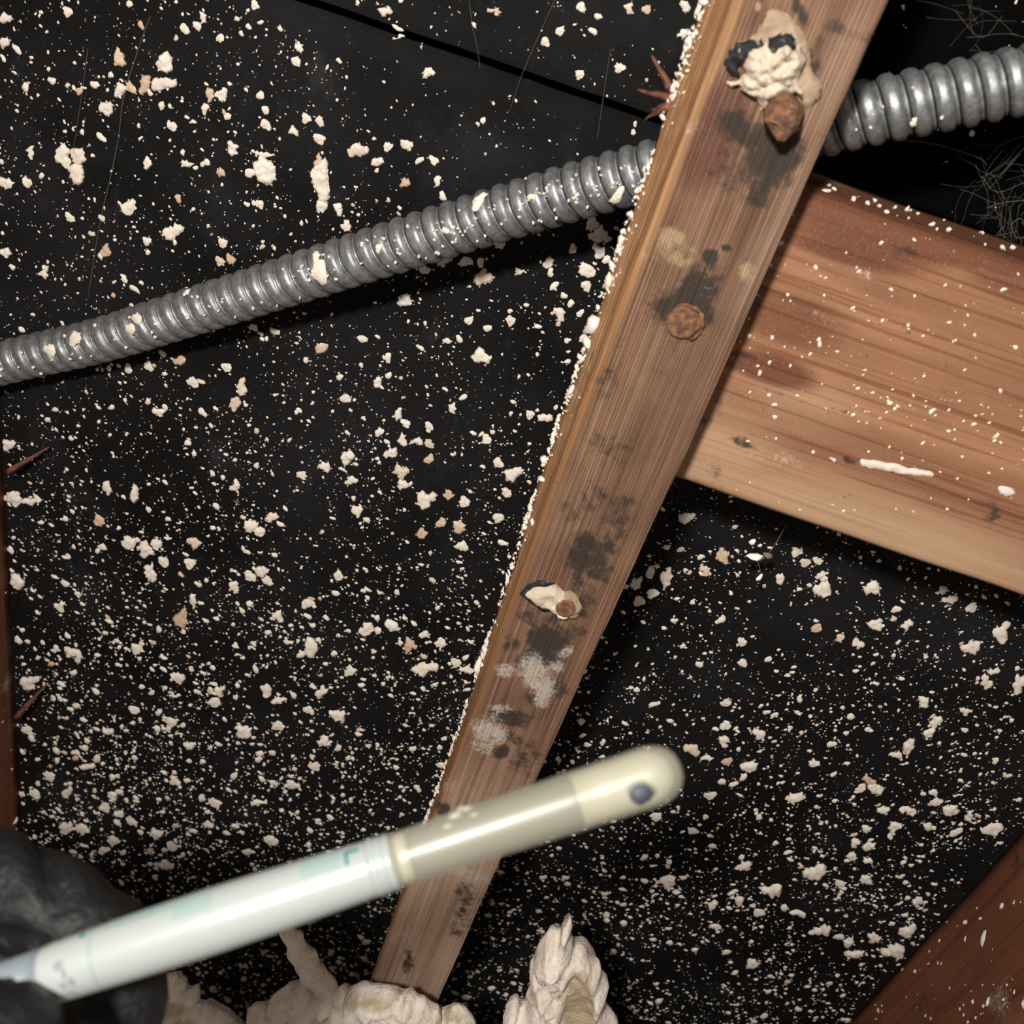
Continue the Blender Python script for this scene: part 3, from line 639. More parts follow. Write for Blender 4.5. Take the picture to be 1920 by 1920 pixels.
L(1220, 1220, 2.743, "215,510,90,60 375,465,65,50 285,555,60,40 510,595,80,60 555,430,60,60 385,385,50,50 395,570,45,40 840,580,60,40 745,760,85,60 1325,495,60,80 1270,535,60,35 930,480,40,35 1120,665,70,45 1155,710,80,60 1080,710,45,45 1470,780,60,40 1455,730,60,30 1540,825,80,60 1640,855,60,45 1325,820,80,50 1200,820,60,45 1250,905,60,60 1105,915,60,30 1430,910,60,35 1570,940,45,50 1055,990,65,45 1125,1005,70,40 1035,1060,60,45 1115,1080,60,30 1750,920,120,60 85,1185,110,60 480,1110,80,50 625,1235,100,70 850,1140,110,80 975,1195,50,35 1110,1180,60,50 1375,1290,60,50 315,1310,55,50 455,1290,60,45 555,1345,50,45 760,1350,80,30 880,1440,110,50 1325,1440,80,60 1250,1545,130,70 1050,1560,90,45 520,1610,70,45 1020,1500,60,50 1150,1480,70,50 970,1470,50,30 30,855,50,45 305,745,45,45 220,930,40,40")
L(0, 1320, 3.2, "405,740,70,70 500,750,70,60 715,660,70,45 940,780,80,70 630,620,60,50 405,530,70,60 1000,970,90,50 790,700,60,45 1250,725,70,45 1030,855,60,50 1630,820,80,60 1550,590,90,40 1050,460,60,70 530,375,80,45 1140,250,90,40 1460,175,90,60 1750,480,60,50 1290,590,60,50 680,820,60,50 620,880,40,60 300,430,60,50 210,540,60,50 1480,890,50,40 1030,105,50,50 1890,370,60,50")
LIST.sort(key=lambda t: -t[2]*t[3])
NAMED = {(310, 118): 'big cream flake on black paper, upper lobe of the bright pair near the top left',
 (306, 157): 'big cream flake on black paper, lower lobe of the bright pair near the top left',
 (496, 321): 'tall oval cream flake on black paper above the middle of the conduit',
 (603, 339): 'longest ragged cream flake on black paper above the conduit',
 (906, 521): 'round crumpled cream flake on black paper just below the conduit',
 (1125, 441): 'broad cream flake on black paper beside the strip just below the conduit',
 (902, 667): 'ragged cream flake on black paper halfway between conduit and lower nail',}
def region(px, py, tan, wx, wy):
    c_y = np.interp(px, [a for a, _, _ in cp], [b_ for _, b_, _ in cp]); sx = np.interp(py, [0, 1850], [1340, 690])
    a = wy/wx; m_ = max(wx, wy)
    look = ('tall ' if a > 1.28 else 'wide ' if a < .78 else 'roundish ')+('tan' if tan else 'cream')
    size = 'large' if m_ > 27 else 'medium' if m_ > 18 else 'small'
    if px > sx+60:
        grp = 'flakes on the paper right of the strip'
        if py < 1140: z = 'just below the reddish board'+(', beside the strip' if px < 1340 else '')
        elif py < 1400: z = 'by the right edge, between board and stud' if px > 1620 else 'right of the strip, between board and tube'
        else: z = 'near the lower right stud' if px > 1560 else 'to the right of the tube tip'
    elif py < c_y:
        grp = 'flakes on the paper above the conduit'
        seam = 215-(1200-px)*.347
        if py < seam: z = 'above the paper seam'
        elif px < 230: z = 'near the left edge above the conduit'
        elif px < 480: z = 'around the brightest pair at top left' if py < 260 else 'just above the left half of the conduit'
        else: z = 'between the paper seam and the conduit'
    elif py < 1150:
        grp = 'flakes on the paper between conduit and lower nail'
        if py < c_y+190: z = 'close under the conduit'+(', beside the strip' if px > 950 else '')
        elif px < 200: z = 'beside the left stud'
        else: z = 'left of the strip, midway down' if px > 480 else 'on the left side, between conduit and glove'
    else:
        grp = 'flakes in the dense speckle at lower left'
        z = ('just above the black glove' if py > 1400 else 'by the lower left stud') if px < 260 else ('above the white tube' if py > 1400 else 'low in the dense speckle')
    return f'{size} {look} flake on black paper {z}', grp
sV, sF, sT = [], [], []
def add_stuff(bufs, V, Fc, loc, tint):
    b0 = len(bufs[0]); bufs[0].extend((v[0]+loc.x, v[1]+loc.y, v[2]+loc.z) for v in V)
    bufs[1].extend(tuple(i+b0 for i in f) for f in Fc); bufs[2].extend([tint]*len(V))
def papery(x, z): return D+.0012*noise.noise(Vector((x*9, 1.3, z*9)))
e0 = WP(960, 960, D)
for i, (px, py, wx, wy, tan) in enumerate(LIST):
    p = WP(px, py, D); q1 = WP(px+1, py, D)-p; q2 = WP(px, py+1, D)-p
    det = abs(q1.x*q2.z-q1.z*q2.x)**.5             # metres per pixel on the paper
    st_ = (WP(px, py+1, D)-p).length/((WP(px+1, py, D)-p).length)
    rx, rz = wx*.55*q1.length, wy*.55*q2.length
    ang = -ROLL+math.radians(random.uniform(-15, 15)); r = rx; asp = rz/rx
    big = wx*wy > 900/2.743**0
    p.y = papery(p.x, p.z)-.0001
    thick = min(.0020, .20*min(rx, rz)+.0003); mx = max(wx, wy)
    if i < 300:
        if mx > 19:
            R = random.Random(i); k = 14; poly = []; a0 = R.uniform(0, 6.28); a1 = R.uniform(0, 6.28)
            for q in range(k):
                t = 2*math.pi*q/k; f_ = 1+.16*math.sin(2*t+a0)+.14*math.sin(3*t+a1)+R.uniform(-.2, .2)
                poly.append((px+wx*.5*f_*math.cos(t), py+wy*.5*f_*math.sin(t)))
            o = lump('plaster_flake', poly, p.y, thick*1.1, max(3.0, min(wx, wy)*.22), M_FLAKE, None, rough=.55, step=2.6 if mx < 30 else 3.4, amp=5.5, back=0, freq=420, seed=i*1.7, org=p, fine=.22)
        else: pass
        if mx <= 19: V, Fc = flake_geo(r, asp, ang, .85 if mx > 22 else .6, 34 if mx > 34 else 24 if mx > 22 else 15, thick, i+7, .3)
        if mx <= 19: o = link('plaster_flake', mesh('plaster_flake', V, Fc, M_FLAKE, mx < 15), None, p)
        lab, grp = region(px, py, tan, wx, wy)
        for (nx_, ny_), t in NAMED.items():
            if abs(nx_-px) < 4 and abs(ny_-py) < 4: lab = t
        tag(o, lab, 'plaster flake', grp)
        if tan: o.data.materials[0] = None
    else:
        V, Fc = flake_geo(r, asp, ang, .4, 9, thick, i+7); add_stuff((sV, sF, sT), V, Fc, p, .1 if tan else random.random())
M_TANF = mat_plaster('tan_plaster_flake', [(0, (.62, .42, .28)), (1, (.72, .55, .40))], True)
for o in COL.objects:
    if o.name.startswith('plaster_flake') and o.data.materials[0] is None: o.data.materials[0] = M_TANF
same = {}
for o in COL.objects:
    if o.name.startswith('plaster_flake'): same.setdefault(o['label'], []).append(o)
for lab, os_ in same.items():
    os_.sort(key=lambda o: o.location.x)
    if len(os_) in (2, 3):
        for o, t in zip(os_, ('leftmost', 'rightmost') if len(os_) == 2 else ('leftmost', 'middle one', 'rightmost')): o['label'] = lab+', '+t
# everything smaller: nobody could count it
def dens(px, py):
    c_y = np.interp(px, [a for a, _, _ in cp], [b_ for _, b_, _ in cp]); sx = np.interp(py, [0, 1850], [1340, 690])
    right = px > sx+90
    if right:
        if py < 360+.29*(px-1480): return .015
        d = np.interp(py, [900, 1100, 1250, 1380, 1500, 1900], [.5, .75, .8, 1.1, 1.35, 1.7])
    else:
        d = np.interp(py, [0, 300, 600, 800, 1100, 1300, 1600], [.42, .5, .6, .8, 1.15, 1.6, 1.6])*np.interp(px, [0, 300, 700, 1100], [1.3, 1.1, .95, .7])
        if py < c_y and px > 700: d *= .55
    clump = .5+.5*noise.noise(Vector((px*.008, py*.008, 1)))+.35*noise.noise(Vector((px*.025, py*.025, 3)))
    return d*max(.05, min(1.4, .15+1.5*clump))
cnt = 0; tries = 0
while cnt < 27000 and tries < 140000:
    tries += 1
    px, py = random.uniform(-120, 2040), random.uniform(-120, 2040)
    if random.random() > dens(px, py)/2.2: continue
    p = WP(px, py, D)
    if not (xl(Z0-p.z)+.001 < p.x < xr(Z0-p.z)-.001): continue
    if abs(p.z-SEAM) < .0018: continue
    mpp = (WP(px+1, py, D)-p).length
    rp = min(6.2, 1.2*math.exp(random.gauss(0, .68)))*(1.0 if py < 1000 else 1.12)
    r = rp*mpp; p.y = papery(p.x, p.z)-.00005
    t = random.random()
    V, Fc = flake_geo(r, random.uniform(.55, 1.2)*(1.25 if py > 1200 else 1), random.uniform(0, 6.28) if py < 900 else random.uniform(-.8, .2), .45, 7 if rp > 2 else 5, min(.0016, .45*r), tries)
    add_stuff((sV, sF, sT), V, Fc, p, t); cnt += 1
def stuff(name, bufs, mat, label, cat, org):
    o = obj(name, bufs[0], bufs[1], mat, org=org); tag(o, label, cat, None, 'stuff')
    a = o.data.attributes.new('tint', 'FLOAT_COLOR', 'POINT'); c = np.zeros((len(bufs[2]), 4), np.float32); c[:, 0] = bufs[2]; c[:, 3] = 1
    a.data.foreach_set('color', c.ravel()); return o
stuff('plaster_specks', (sV, sF, sT), M_CRUMB, 'fine cream plaster specks spattered all over the black building paper', 'plaster specks', WP(500, 900, D))

# crumbs along the strip's left back edge and on its side
bufs = ([], [], [])
for i in range(2600):
    s = random.uniform(-.06, .44); t = abs(random.gauss(0, .2)); k = .5+.5*noise.noise(Vector((s*45, 2, 0)))
    if random.random() > max(.06, k*1.9-.55) or t > 1: continue
    x = h_bl(s)+(h_fl(s)-h_bl(s))*t-.0006; y = N1+TS*(1-t)-.0002
    r = .0009*math.exp(random.gauss(-.6, .5))*(1 if t < .2 else .5)
    V, Fc = flake_geo(r, random.uniform(.8, 2.2), random.uniform(0, 3), .5, 6, r*.9, i)
    V = [(v[0]*.6+v[1]*.6, v[1]-v[0]*.8, v[2]) for v in V]
    add_stuff(bufs, V, Fc, Vector((x, y, Z0-s)), random.uniform(.2, 1))
stuff('edge_crumbs', bufs, M_CRUMB, 'cream plaster crumbs clinging to the left edge of the narrow wooden strip', 'plaster crumbs', (h_bl(.2), N1+TS, Z0-.4))
bufs = ([], [], [])
for i in range(800):
    px, py = random.uniform(1370, 1960), random.uniform(380, 960)
    p = WP(px, py, NB); s = Z0-p.z
    if not (hb0+.012 < p.x < hb1 and s_top+.001 < s < s_bot-.002): continue
    v_ = (s-s_top)/(s_bot-s_top)
    if random.random() > (np.interp(v_, [0, .1, .3, .5, .7, 1], [.5, .3, 1, .7, .3, .15])): continue
    r = min(.0009, .00040*math.exp(random.gauss(0, .55))); V, Fc = flake_geo(r, random.uniform(.7, 1.6), random.uniform(0, 3), .45, 6, r*.7, i+5000)
    add_stuff(bufs, V, Fc, p+Vector((0, .0006 if v_ < .06 else .0001, 0)), random.uniform(.15, 1))
for i in range(30):
    px = random.uniform(1530, 1940); p = WP(px, 372+.292*(px-1510)+random.gauss(0, 2), NB+.008)
    p.z = Z0-s_top+.0002; r = min(.0009, .0007*math.exp(random.gauss(-.2, .5))); V, Fc = flake_geo(r, 1.2, random.uniform(0, 3), .5, 6, r, i+9000)
    add_stuff(bufs, V, Fc, Vector((p.x, NB+random.uniform(.006, .03), p.z)), random.uniform(0, 1))
stuff('board_crumbs', bufs, M_CRUMB, 'small white plaster crumbs scattered over the reddish board', 'plaster crumbs', (.2, NB, Z0-s_bot))
bufs = ([], [], [])
for i in range(420):
    y = random.uniform(D-.085, D-.002); z = Z0-random.uniform(.25, .7); x = xr(Z0-z) if i % 4 else xl(Z0-z)
    r = .0008*math.exp(random.gauss(-.1, .55)); V, Fc = flake_geo(r, random.uniform(.6, 2), random.uniform(0, 3), .5, 6, r*.6, i+12000)
    sg = 1 if x > 0 else -1
    V = [(v[1]*sg, -v[0], v[2]) for v in V]; add_stuff(bufs, V, Fc, Vector((x-.0003*sg, y, z)), random.uniform(.2, 1))
stuff('stud_crumbs', bufs, M_CRUMB, 'small white plaster crumbs stuck to the dark brown studs', 'plaster crumbs', (XR, D, Z0-.6))
# crumbs on the conduit: the larger ones are things of their own
def on_conduit(px, py):
    k = min(range(0, NS, 4), key=lambda i: abs(pxs[i]-px-(0))); c = path[k]
    best = None
    o_ = CAM; d = (WP(px, py, D)-CAM).normalized()
    # nearest hit on the conduit along the ray
    for i in range(max(0, k-160), min(NS-1, k+160), 3):
        c = path[i]; t_ = fr[i][0]; oc = o_-c; a_ = d-t_*d.dot(t_); b2 = oc-t_*oc.dot(t_)
        A = a_.dot(a_); B2 = 2*a_.dot(b2); C = b2.dot(b2)-RO*RO; q = B2*B2-4*A*C
        if q < 0: continue
        s_ = (-B2-math.sqrt(q))/(2*A); hp = o_+d*s_; off = abs((hp-c).dot(t_))
        if best is None or off < best[0]: best = (off, hp, (hp-c)-t_*(hp-c).dot(t_))
    return best[1], best[2].normalized()
def put_on(px, py, wx, wy, seed, seg=14, jag=.7):
    p, nrm = on_conduit(px, py); dist = (p-CAM).length; r = wx*.5*dist/F*.95
    V, Fc = flake_geo(r, wy/wx, -ROLL, jag, seg, .0011, seed)
    yx = nrm.to_track_quat('-Y', 'Z') if False else None
    ax = Vector((0, -1, 0)).rotation_difference(nrm); V2 = []
    for v in V:
        q = ax @ Vector(v)
        V2.append(q+nrm*(-.0003-.35*(v[0]**2+v[2]**2)/RO))
    return V2, Fc, p
for i, (px, py, wx, wy, lab) in enumerate([(598, 510, 42, 40, 'cream plaster splash stuck on the conduit, left of its middle'), (592, 480, 16, 22, 'small cream crumb at the top edge of the conduit'),
    (92, 655, 28, 22, 'leftmost cream plaster patch on the conduit'), (140, 634, 26, 34, 'tall cream plaster patch near the left end of the conduit'), (255, 596, 24, 22, 'cream patch on the conduit, upper one of the pair at left'), (244, 618, 18, 26, 'cream patch on the conduit, lower one of the pair at left'),
    (897, 375, 22, 42, 'upright cream flake stuck on the middle of the conduit'), (1157, 372, 22, 40, 'ragged cream flake on the conduit beside the wooden strip'), (835, 432, 14, 16, 'tiny cream flake at the centre of the conduit'), (995, 370, 14, 18, 'tiny cream flake on the conduit left of the strip'), (1713, 230, 14, 14, 'yellowish crumb on the conduit right of the strip'), (350, 548, 14, 16, 'small cream flake on the upper left conduit'), (710, 465, 14, 18, 'small pale flake on the conduit between two larger splashes')]):
    V, Fc, p = put_on(px, py, wx, wy, i+300)
    o = link('plaster_flake', mesh('plaster_flake', V, Fc, M_FLAKE), None, p); tag(o, lab, 'plaster flake', 'flakes on the conduit')
bufs = ([], [], [])
for i in range(170):
    px = random.choice([random.uniform(0, 1200), random.uniform(560, 1190), random.uniform(560, 1190), random.uniform(0, 1900)]); py = np.interp(px, [a for a, _, _ in cp], [b_ for _, b_, _ in cp])+random.uniform(-32, 40)
    V, Fc, p = put_on(px, py, random.uniform(3, 8), random.uniform(3, 8), i+700, 6, .5); add_stuff(bufs, V, Fc, p, random.uniform(.2, 1))
stuff('conduit_crumbs', bufs, M_CRUMB, 'tiny plaster crumbs dusted along the ribs of the grey conduit', 'plaster crumbs', path[NS//2])

# ------------------------------------------------------------------ broken plaster at the bottom, and the wall it belongs to
NP = .288
lo, hi = Z0-.98, None
top = []
for i in range(41):
    px = -300+i*70; p = WP(px, 1990+14*noise.noise(Vector((i*.7, 0, 0))), NP); top.append(p)
top = [p for p in top if -.5 < p.x < .6]
V = []; Fc = []
for p in top:
    V += [(p.x, NP-.012, p.z), (p.x, NP+.012, p.z+.002), (p.x, NP+.012, lo-.2), (p.x, NP-.012, lo-.2)]
for i in range(len(top)-1):
    for k in range(4): a = i*4+k; b_ = i*4+(k+1) % 4; Fc.append((a, b_, b_+4, a+4))
Fc.append((3, 2, 1, 0)); e_ = (len(top)-1)*4; Fc.append((e_, e_+1, e_+2, e_+3))
wf = obj('wall_front', V, Fc, M_KEY, org=(0, NP, lo-.2), smooth=False); tag(wf, kind='structure')
def key(poly, n, thick, width, label, seed, tints=None, bend=None, rough=.7, freq=88):
    c = WP(sum(p[0] for p in poly)/len(poly), max(p[1] for p in poly), n)
    o = lump('plaster_chunk', poly, n, thick, width, M_KEY, None, rough=rough, step=4.6, amp=9, seed=seed, tints=tints, bend=bend, org=c, back=.8, freq=freq, facet=.9, ridge=.12)
    tag(o, label, 'plaster chunk'); return o
key([(206, 2010), (222, 1916), (262, 1893), (276, 1884), (272, 1862), (280, 1846), (300, 1842), (306, 1832), (330, 1826), (346, 1842), (356, 1856), (374, 1852), (370, 1868), (358, 1878), (392, 1882), (412, 1892), (452, 1924), (480, 2010)], NP-.003, .010, 34, 'crumpled cream plaster chunk at the bottom, leftmost of the row', 31, tints=[(318, 1895, 30, 14), (345, 1925, 22, 12)])
key([(524, 1744), (534, 1735), (550, 1738), (580, 1776), (622, 1836), (640, 1866), (640, 1890), (600, 1885), (580, 1850), (556, 1812), (540, 1782), (532, 1765)], NP+.004, .006, 20, 'slim cream plaster finger reaching up to the underside of the tube', 32, rough=.25)
key([(450, 2010), (478, 1930), (462, 1892), (480, 1885), (508, 1890), (518, 1893), (508, 1872), (520, 1862), (552, 1846), (570, 1842), (585, 1856), (612, 1866), (640, 1852), (668, 1856), (640, 1880), (590, 1905), (620, 1925), (640, 2010)], NP, .010, 30, 'knobbly cream plaster chunk at the bottom under the slim finger', 33)
key([(560, 2010), (590, 1906), (630, 1868), (668, 1852), (720, 1858), (780, 1872), (820, 1894), (828, 1905), (836, 2010)], NP-.002, .012, 34, 'broad folded plaster chunk in front of the lower end of the strip', 34, tints=[(690, 1884, 75, 11), (600, 1912, 16, 8)])
key([(800, 2010), (812, 1905), (840, 1892), (862, 1893), (884, 1912), (900, 1940), (910, 2010)], NP+.004, .009, 26, 'small rounded tan plaster chunk at the bottom right of the strip', 35, tints=[(850, 1905, 22, 14)])
key([(930, 2010), (944, 1912), (950, 1884), (962, 1880), (975, 1890), (990, 1884), (996, 1870), (985, 1862), (992, 1850), (996, 1820), (992, 1806), (1000, 1790), (1010, 1768), (1026, 1752), (1044, 1754), (1060, 1730), (1068, 1722), (1073, 1740), (1070, 1758), (1080, 1776), (1110, 1798), (1125, 1822), (1142, 1850), (1134, 1866), (1132, 1890), (1148, 1906), (1158, 1924), (1170, 2010)], NP, .014, 40, 'tall jagged cream plaster chunk with a tan hollow, right of the strip', 36, tints=[(1086, 1895, 29, 72)], bend=lambda x, y: .007*max(0, 1-math.hypot((x-1086)/36, (y-1880)/95)**4))

# ------------------------------------------------------------------ cobwebs
def strand(px_pts, r, n, seed=0):
    P = spline([WP(a, b_, n+.006*noise.noise(Vector((a*.01, b_*.01, seed)))) for a, b_ in px_pts], 24)
    return tube(P, [r*(.5+.5*abs(noise.noise(Vector((i*.4, seed, 0))))+.35) for i in range(24)], 5)
def web(label, strands, n, group=None):
    V, Fc = [], []
    for q, (pts, r) in enumerate(strands):
        v, f_ = strand(pts, r, n, q); b0 = len(V); V += v; Fc += [tuple(i+b0 for i in f) for f in f_]
    o = obj('cobweb', V, Fc, M_WEB, org=V[0]); tag(o, label, 'cobweb', group); return o
def tangle(cx, cy, rx, ry, k, r, seed):
    R = random.Random(seed); out = []
    for _ in range(k):
        a = R.uniform(0, 6.28); x, y = cx+rx*R.uniform(-.8, .8), cy+ry*R.uniform(-.8, .8)
        pts = [(x, y)]
        for _ in range(3): a += R.uniform(-.4, .4); x += math.cos(a)*rx*.4; y += math.sin(a)*ry*.4; pts.append((x, y))
        out.append((pts, r*R.uniform(.5, 1.3)))
    return out
web('grey cobweb tangle in the dark upper right corner above the conduit', tangle(1850, 55, 80, 80, 20, .00008, 1)+[([(1790, 20), (1840, 70), (1880, 30)], 0.0001)], D-.03)
web('grey cobweb trailing down at the right edge under the conduit', [([(1690, 262), (1760, 272), (1835, 296), (1850, 310)], 0.0002), ([(1850, 300), (1880, 270), (1920, 255)], 0.00015), ([(1840, 330), (1870, 360), (1925, 340)], 0.00015), ([(1850, 390), (1880, 380), (1925, 375)], 0.0002)]+tangle(1890, 330, 80, 80, 34, .00008, 2), D-.028)
web('tangled grey cobweb loops at the right edge above the board', tangle(1905, 420, 44, 60, 34, .00009, 3)+[([(1895, 420), (1905, 445), (1925, 440), (1915, 410), (1895, 420)], 0.00025)], D-.028)
web('faint long cobweb strand hanging on the paper above the left conduit', [([(282, 30), (260, 90), (232, 180), (222, 260), (205, 340), (185, 430), (165, 560)], .00022), ([(165, 90), (150, 200), (130, 330)], .00014)], D-.002)
web('faint pair of cobweb strands crossing the paper seam', [([(880, 0), (886, 50), (895, 90), (900, 130)], .00014), ([(1040, 0), (1000, 90), (975, 150), (955, 210)], .00014), ([(1145, 90), (1130, 190), (1120, 260)], .00014)], D-.002)
c = WP(1412, 1045, D-.03); th = empty('dangling_thread', c); tag(th, 'fine thread hanging below the board with bright white crumbs caught on it', 'thread')
V, Fc = tube(spline([WP(1474, 985, D-.028), WP(1455, 1018, D-.03), WP(1438, 1042, D-.03), WP(1424, 1052, D-.03)], 16), .00016, 5); obj('strand', V, Fc, M_THREAD, th)
V, Fc = tube(spline([WP(1420, 1050, D-.03), WP(1425, 1068, D-.03), WP(1424, 1086, D-.03)], 10), .00015, 5); obj('strand', V, Fc, M_THREAD, th)
M_WHITE = mat_simple('bright_white_crumb', (.95, .94, .92), .8)
for (px, py, wx, wy) in [(1411, 1016, 12, 11), (1416, 1044, 23, 15), (1424, 1083, 8, 16), (1440, 1041, 16, 10)]:
    p = WP(px, py, D-.031); k = (p-CAM).length/F*.55; V, Fc = flake_geo(wx*k, wy/wx, 0, .25, 9, wx*k, px)
    V = V+[(v[0], -v[1]*.8, v[2]) for v in V]; n_ = len(V)//2; Fc = Fc+[tuple(i+n_ for i in reversed(f)) for f in Fc]
    obj('crumb', [Vector(v)+p for v in V], Fc, M_WHITE if px != 1440 else M_THREAD, th)

# ------------------------------------------------------------------ the swab tube
def axpt(x, back=0): return PZ(x, 1820-.33*(x-115), .186+.012*(x+80)/1350)
A0, A1 = axpt(-80), axpt(1280); AX = (A1-A0).normalized(); LEN = (A1-A0).length
mid = axpt(600); TC = (CAM-mid); TC = (TC-AX*TC.dot(AX)).normalized(); UP = AX.cross(TC)
if UP.z < 0: UP = -UP
def rad_at(x): return np.interp(x, [-80, 90, 115, 250, 400, 500, 620, 735, 745, 850, 1000, 1100, 1200, 1280], [50, 51.5, 54, 57.5, 59, 57.5, 54, 50, 49.5, 52.5, 54, 55, 57, 57])
def rm(x): return rad_at(x)*(axpt(x)-CAM).dot(dirw((0, 0, 1)))/F
swab = empty('swab_tube', axpt(90)); tag(swab, 'white and clear plastic swab tube held across the foreground by the glove', 'swab tube')
def lathe(name, st_, mat, seg=48, capL=True, capR=True, parent=swab, off=None):
    V = []; Fc = []
    for (x, r) in st_:
        c = axpt(x)+(off or Vector((0, 0, 0)))
        for k in range(seg):
            a = 2*math.pi*k/seg; V.append(c+(TC*math.cos(a)+UP*math.sin(a))*max(r, 1e-5))
    for i in range(len(st_)-1):
        for k in range(seg): a = i*seg+k; b_ = i*seg+(k+1) % seg; Fc.append((a, b_, b_+seg, a+seg))
    if capL: Fc.append(tuple(reversed(range(seg))))
    if capR: Fc.append(tuple(range((len(st_)-1)*seg, len(st_)*seg)))
    o = obj(name, V, Fc, mat, parent)
    bm = bmesh.new(); bm.from_mesh(o.data); bmesh.ops.recalc_face_normals(bm, faces=bm.faces); bm.to_mesh(o.data); bm.free(); return o
lathe('cap_tail', [(-80, rm(-80)*.9), (-60, rm(-60)*.97), (40, rm(40)*.985), (90, rm(90)*.985)], M_TAIL)['label'] = 'end of the cap, its shade painted blue-grey'
cap = lathe('cap', [(88, rm(90)*.9), (90, rm(95)*.985), (95, rm(95))]+[(x, rm(x)) for x in range(115, 700, 20)]+[(700, rm(700)*1.0)], M_CAP)
lathe('collar', [(698, rm(700)*.99), (703, rm(700)*1.05), (709, rm(700)*1.05), (713, rm(710)*.99), (717, rm(710)*1.04), (722, rm(720)*1.045), (726, rm(720)*.985), (730, rm(730)*1.05), (738, rm(735)*1.05), (743, rm(740)*.97)], M_CAP)
lathe('teal_ring', [(712.5, rm(712)*.9), (712.6, rm(712)*1.01), (715.5, rm(712)*1.01), (715.6, rm(712)*.9)], M_TEAL2, parent=cap)
lathe('teal_ring', [(725, rm(722)*.9), (725.1, rm(722)*1.015), (728, rm(722)*1.015), (728.1, rm(722)*.9)], M_TEAL2, parent=cap)
ringx = 192
lathe('teal_ring', [(ringx-2.6, rm(ringx)*.9), (ringx-2.5, rm(ringx)*1.006), (ringx+2.5, rm(ringx)*1.006), (ringx+2.6, rm(ringx)*.9)], M_TEAL2, parent=cap)
dome = [(1215+62*math.sin(t), rm(1215)*(math.cos(t)**.8 if math.cos(t) > 1e-6 else 0)) for t in np.linspace(0, math.pi/2, 14)]
barrel = lathe('barrel', [(738, rm(740)), (760, rm(760))]+[(x, rm(x)*(1+.02*noise.noise(Vector((x*.02, 0, 0))))) for x in range(780, 1210, 20)]+dome, M_CLEAR)
barrel['label'] = 'cloudy clear barrel with a rounded end'
lathe('inner_sleeve', [(772, rm(780)*.3), (774, rm(780)*.82), (782, rm(780)*.88)]+[(x, rm(x)*.88) for x in range(800, 1070, 30)]+[(1072, rm(1070)*.87), (1080, rm(1080)*.8), (1081, rm(1080)*.3)], M_CORE)
lathe('gel', [(746, rm(750)*.5), (748, rm(750)*.93), (770, rm(770)*.93), (771, rm(770)*.6)], M_GEL)
gd = [(1205+56*math.sin(t), rm(1205)*.9*max(0, math.cos(t))**.8) for t in np.linspace(0, math.pi/2, 10)]
lathe('gel', [(1082, rm(1090)*.4), (1083, rm(1090)*.9), (1140, rm(1140)*.9)]+gd, M_GEL)
def ball(name, c, rx, ry, mat, parent, seed):
    bm = bmesh.new(); bmesh.ops.create_icosphere(bm, subdivisions=3, radius=1)
    V = [c+AX*(v.co.x*rx)*(1+.25*noise.noise(v.co*1.5+Vector((seed, 0, 0))))+UP*(v.co.y*ry)*(1+.25*noise.noise(v.co*1.6))+TC*(v.co.z*ry*.6) for v in bm.verts]
    Fc = [[v.index for v in f.verts] for f in bm.faces]; bm.free(); return obj(name, V, Fc, mat, parent)
ball('swab_tip', axpt(1188)+TC*rm(1188)*.80-UP*rm(1188)*.33, .0027, .0024, M_DARK, swab, 3)['label'] = 'dark sampled tip inside the barrel'
ball('swab_tip', axpt(1202)+TC*rm(1202)*.80-UP*rm(1202)*.40, .0016, .0013, M_DARK, swab, 8)
def patch(name, x0, x1, a0, a1, mat, parent, lift=1.012):
    V = []; Fc = []; nx_, na = max(2, int((x1-x0)/12)+1), max(2, int((a1-a0)/5)+1)
    for lf in (lift, lift-.02):
        for i in range(nx_+1):
            x = x0+(x1-x0)*i/nx_
            for k in range(na+1):
                a = math.radians(a0+(a1-a0)*k/na); V.append(axpt(x)+(TC*math.cos(a)+UP*math.sin(a))*rm(x)*lf)
    w_ = na+1; o2 = w_*(nx_+1)
    for i in range(nx_):
        for k in range(na):
            a = i*w_+k; Fc.append((a, a+w_, a+w_+1, a+1)); Fc.append((o2+a, o2+a+1, o2+a+1+w_, o2+a+w_))
    return obj(name, V, Fc, mat, parent)
# printed letter L lying along the tube, its foot toward the hand
lt = patch('letter', 661, 687, 45, 54, M_TEAL, cap); patch('letter', 661, 667, 20, 54, M_TEAL, cap)
patch('print_mark', 170, 180, 52, 66, M_TEAL, cap); patch('print_band', 345, 415, 22, 72, M_TEAL2, cap); patch('print_band', 215, 345, 48, 80, M_TEAL2, cap); patch('print_band', 580, 655, 20, 70, M_TEAL2, cap, 1.008)
for (x0, x1, a0, a1) in [(126, 142, 2, 18), (138, 146, -16, 2), (130, 140, -34, -22), (146, 156, -34, -18), (122, 128, -56, -46), (132, 138, -58, -46), (142, 148, -58, -46)]:
    patch('print_mark', x0, x1, a0, a1, M_GREYP, cap)
# little frosty scuffs in the middle of the barrel
for q, (x, a, r) in enumerate([(868, 55, .0009), (890, 66, .0007), (850, 34, .0006), (880, 78, .0007), (900, 40, .0005)]):
    a = math.radians(a); ball('glue_blob', axpt(x)+(TC*math.cos(a)+UP*math.sin(a))*rm(x)*.97, r*1.8, r*.8, M_CLEAR, barrel, q)

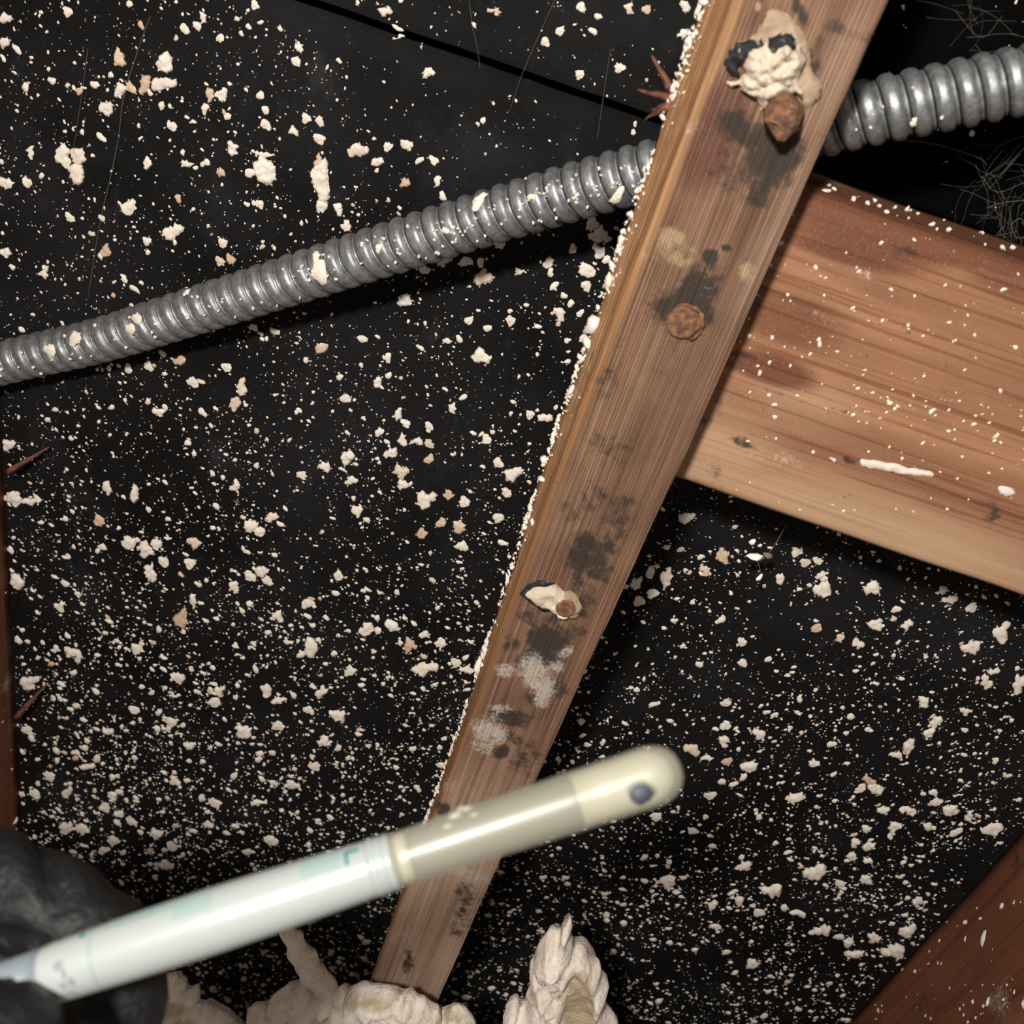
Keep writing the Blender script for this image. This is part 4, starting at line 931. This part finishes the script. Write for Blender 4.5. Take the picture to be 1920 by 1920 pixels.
# ------------------------------------------------------------------ the gloved hand
def hand():
    J = {}; E = []
    def j(name, px, py, z, r): J[name] = (PZ(px, py, z), r)
    j('wrist', -900, 1900, .235, .028); j('palm0', -640, 1850, .230, .032); j('palm1', -430, 1780, .228, .030)
    E += [('wrist', 'palm0'), ('palm0', 'palm1')]
    ch = [('index', [(-270, 1600, .226, .0150), (-90, 1640, .224, .0138), (80, 1690, .221, .0130), (228, 1778, .217, .0122), (236, 1872, .2155, .0102), (215, 1960, .214, .0090)]),
          ('middle', [(-290, 1720, .240, .0140), (-80, 1760, .243, .0130), (60, 1850, .242, .0122), (110, 1960, .238, .0112), (90, 2060, .232, .0095)]),
          ('ring', [(-310, 1860, .246, .0130), (-150, 1930, .249, .0122), (-60, 2030, .246, .0112), (-80, 2130, .238, .0092)]),
          ('little', [(-340, 1990, .246, .0112), (-240, 2080, .248, .0102), (-190, 2160, .244, .0095), (-220, 2230, .236, .0080)]),
          ('thumb', [(-420, 2080, .208, .0165), (-220, 2110, .190, .0140), (-60, 2040, .178, .0122), (0, 1955, .173, .0122), (22, 1893, .171, .0108)])]
    for nm, pts in ch:
        prev = 'palm1' if nm != 'thumb' else 'palm0'
        for q, p in enumerate(pts):
            j(nm+str(q), *p); E.append((prev, nm+str(q))); prev = nm+str(q)
    names = list(J); idx = {n_: i for i, n_ in enumerate(names)}; o0 = J['palm1'][0]
    me = bpy.data.meshes.new('gloved_hand'); me.from_pydata([J[n_][0]-o0 for n_ in names], [(idx[a], idx[b_]) for a, b_ in E], [])
    o = link('gloved_hand', me, None, o0)
    sk = o.modifiers.new('skin', 'SKIN'); sk.use_smooth_shade = True
    for n_, v in zip(names, me.skin_vertices[0].data): v.radius = (J[n_][1], J[n_][1]); v.use_root = n_ == 'wrist'
    ss = o.modifiers.new('sub', 'SUBSURF'); ss.levels = ss.render_levels = 3
    dg = bpy.context.evaluated_depsgraph_get(); dg.update()
    m2 = bpy.data.meshes.new_from_object(o.evaluated_get(dg)); o.modifiers.clear(); o.data = m2
    m2.materials.clear(); m2.materials.append(M_GLOVE)
    cre = [PZ(95, 1610, .20), PZ(10, 1775, .20), PZ(30, 1700, .2)]
    def seg_d(px, py, a, b_):
        dx, dy = b_[0]-a[0], b_[1]-a[1]; t = max(0, min(1, ((px-a[0])*dx+(py-a[1])*dy)/(dx*dx+dy*dy)))
        return math.hypot(px-a[0]-t*dx, py-a[1]-t*dy)
    folds = [((70, 1550), (88, 1610), 16, -.0022), ((88, 1610), (108, 1690), 16, -.0018), ((-20, 1752), (90, 1775), 14, -.0028), ((0, 1735), (60, 1680), 18, .0016), ((20, 1600), (60, 1660), 16, .0012), ((150, 1690), (230, 1650), 20, -.0010), ((20, 1840), (8, 1930), 16, -.0008)]
    for v in m2.vertices:                       # wrinkles in the thin rubber
        w0 = v.co+o0; d = .0011*fbm(w0*70, 3)+.0006*abs(noise.noise(Vector((w0.x*260, w0.y*120, w0.z*180))))
        qx, qy = proj(w0.x, w0.y, w0.z)
        for a, b_, wd, dp in folds: d += dp*math.exp(-(seg_d(float(qx), float(qy), a, b_)/wd)**2)
        v.co += v.normal*d
    m2.polygons.foreach_set('use_smooth', [True]*len(m2.polygons)); m2.update()
    tag(o, 'black rubber-gloved hand reaching in from the lower left, pinching the tube', 'hand'); return o
hand()
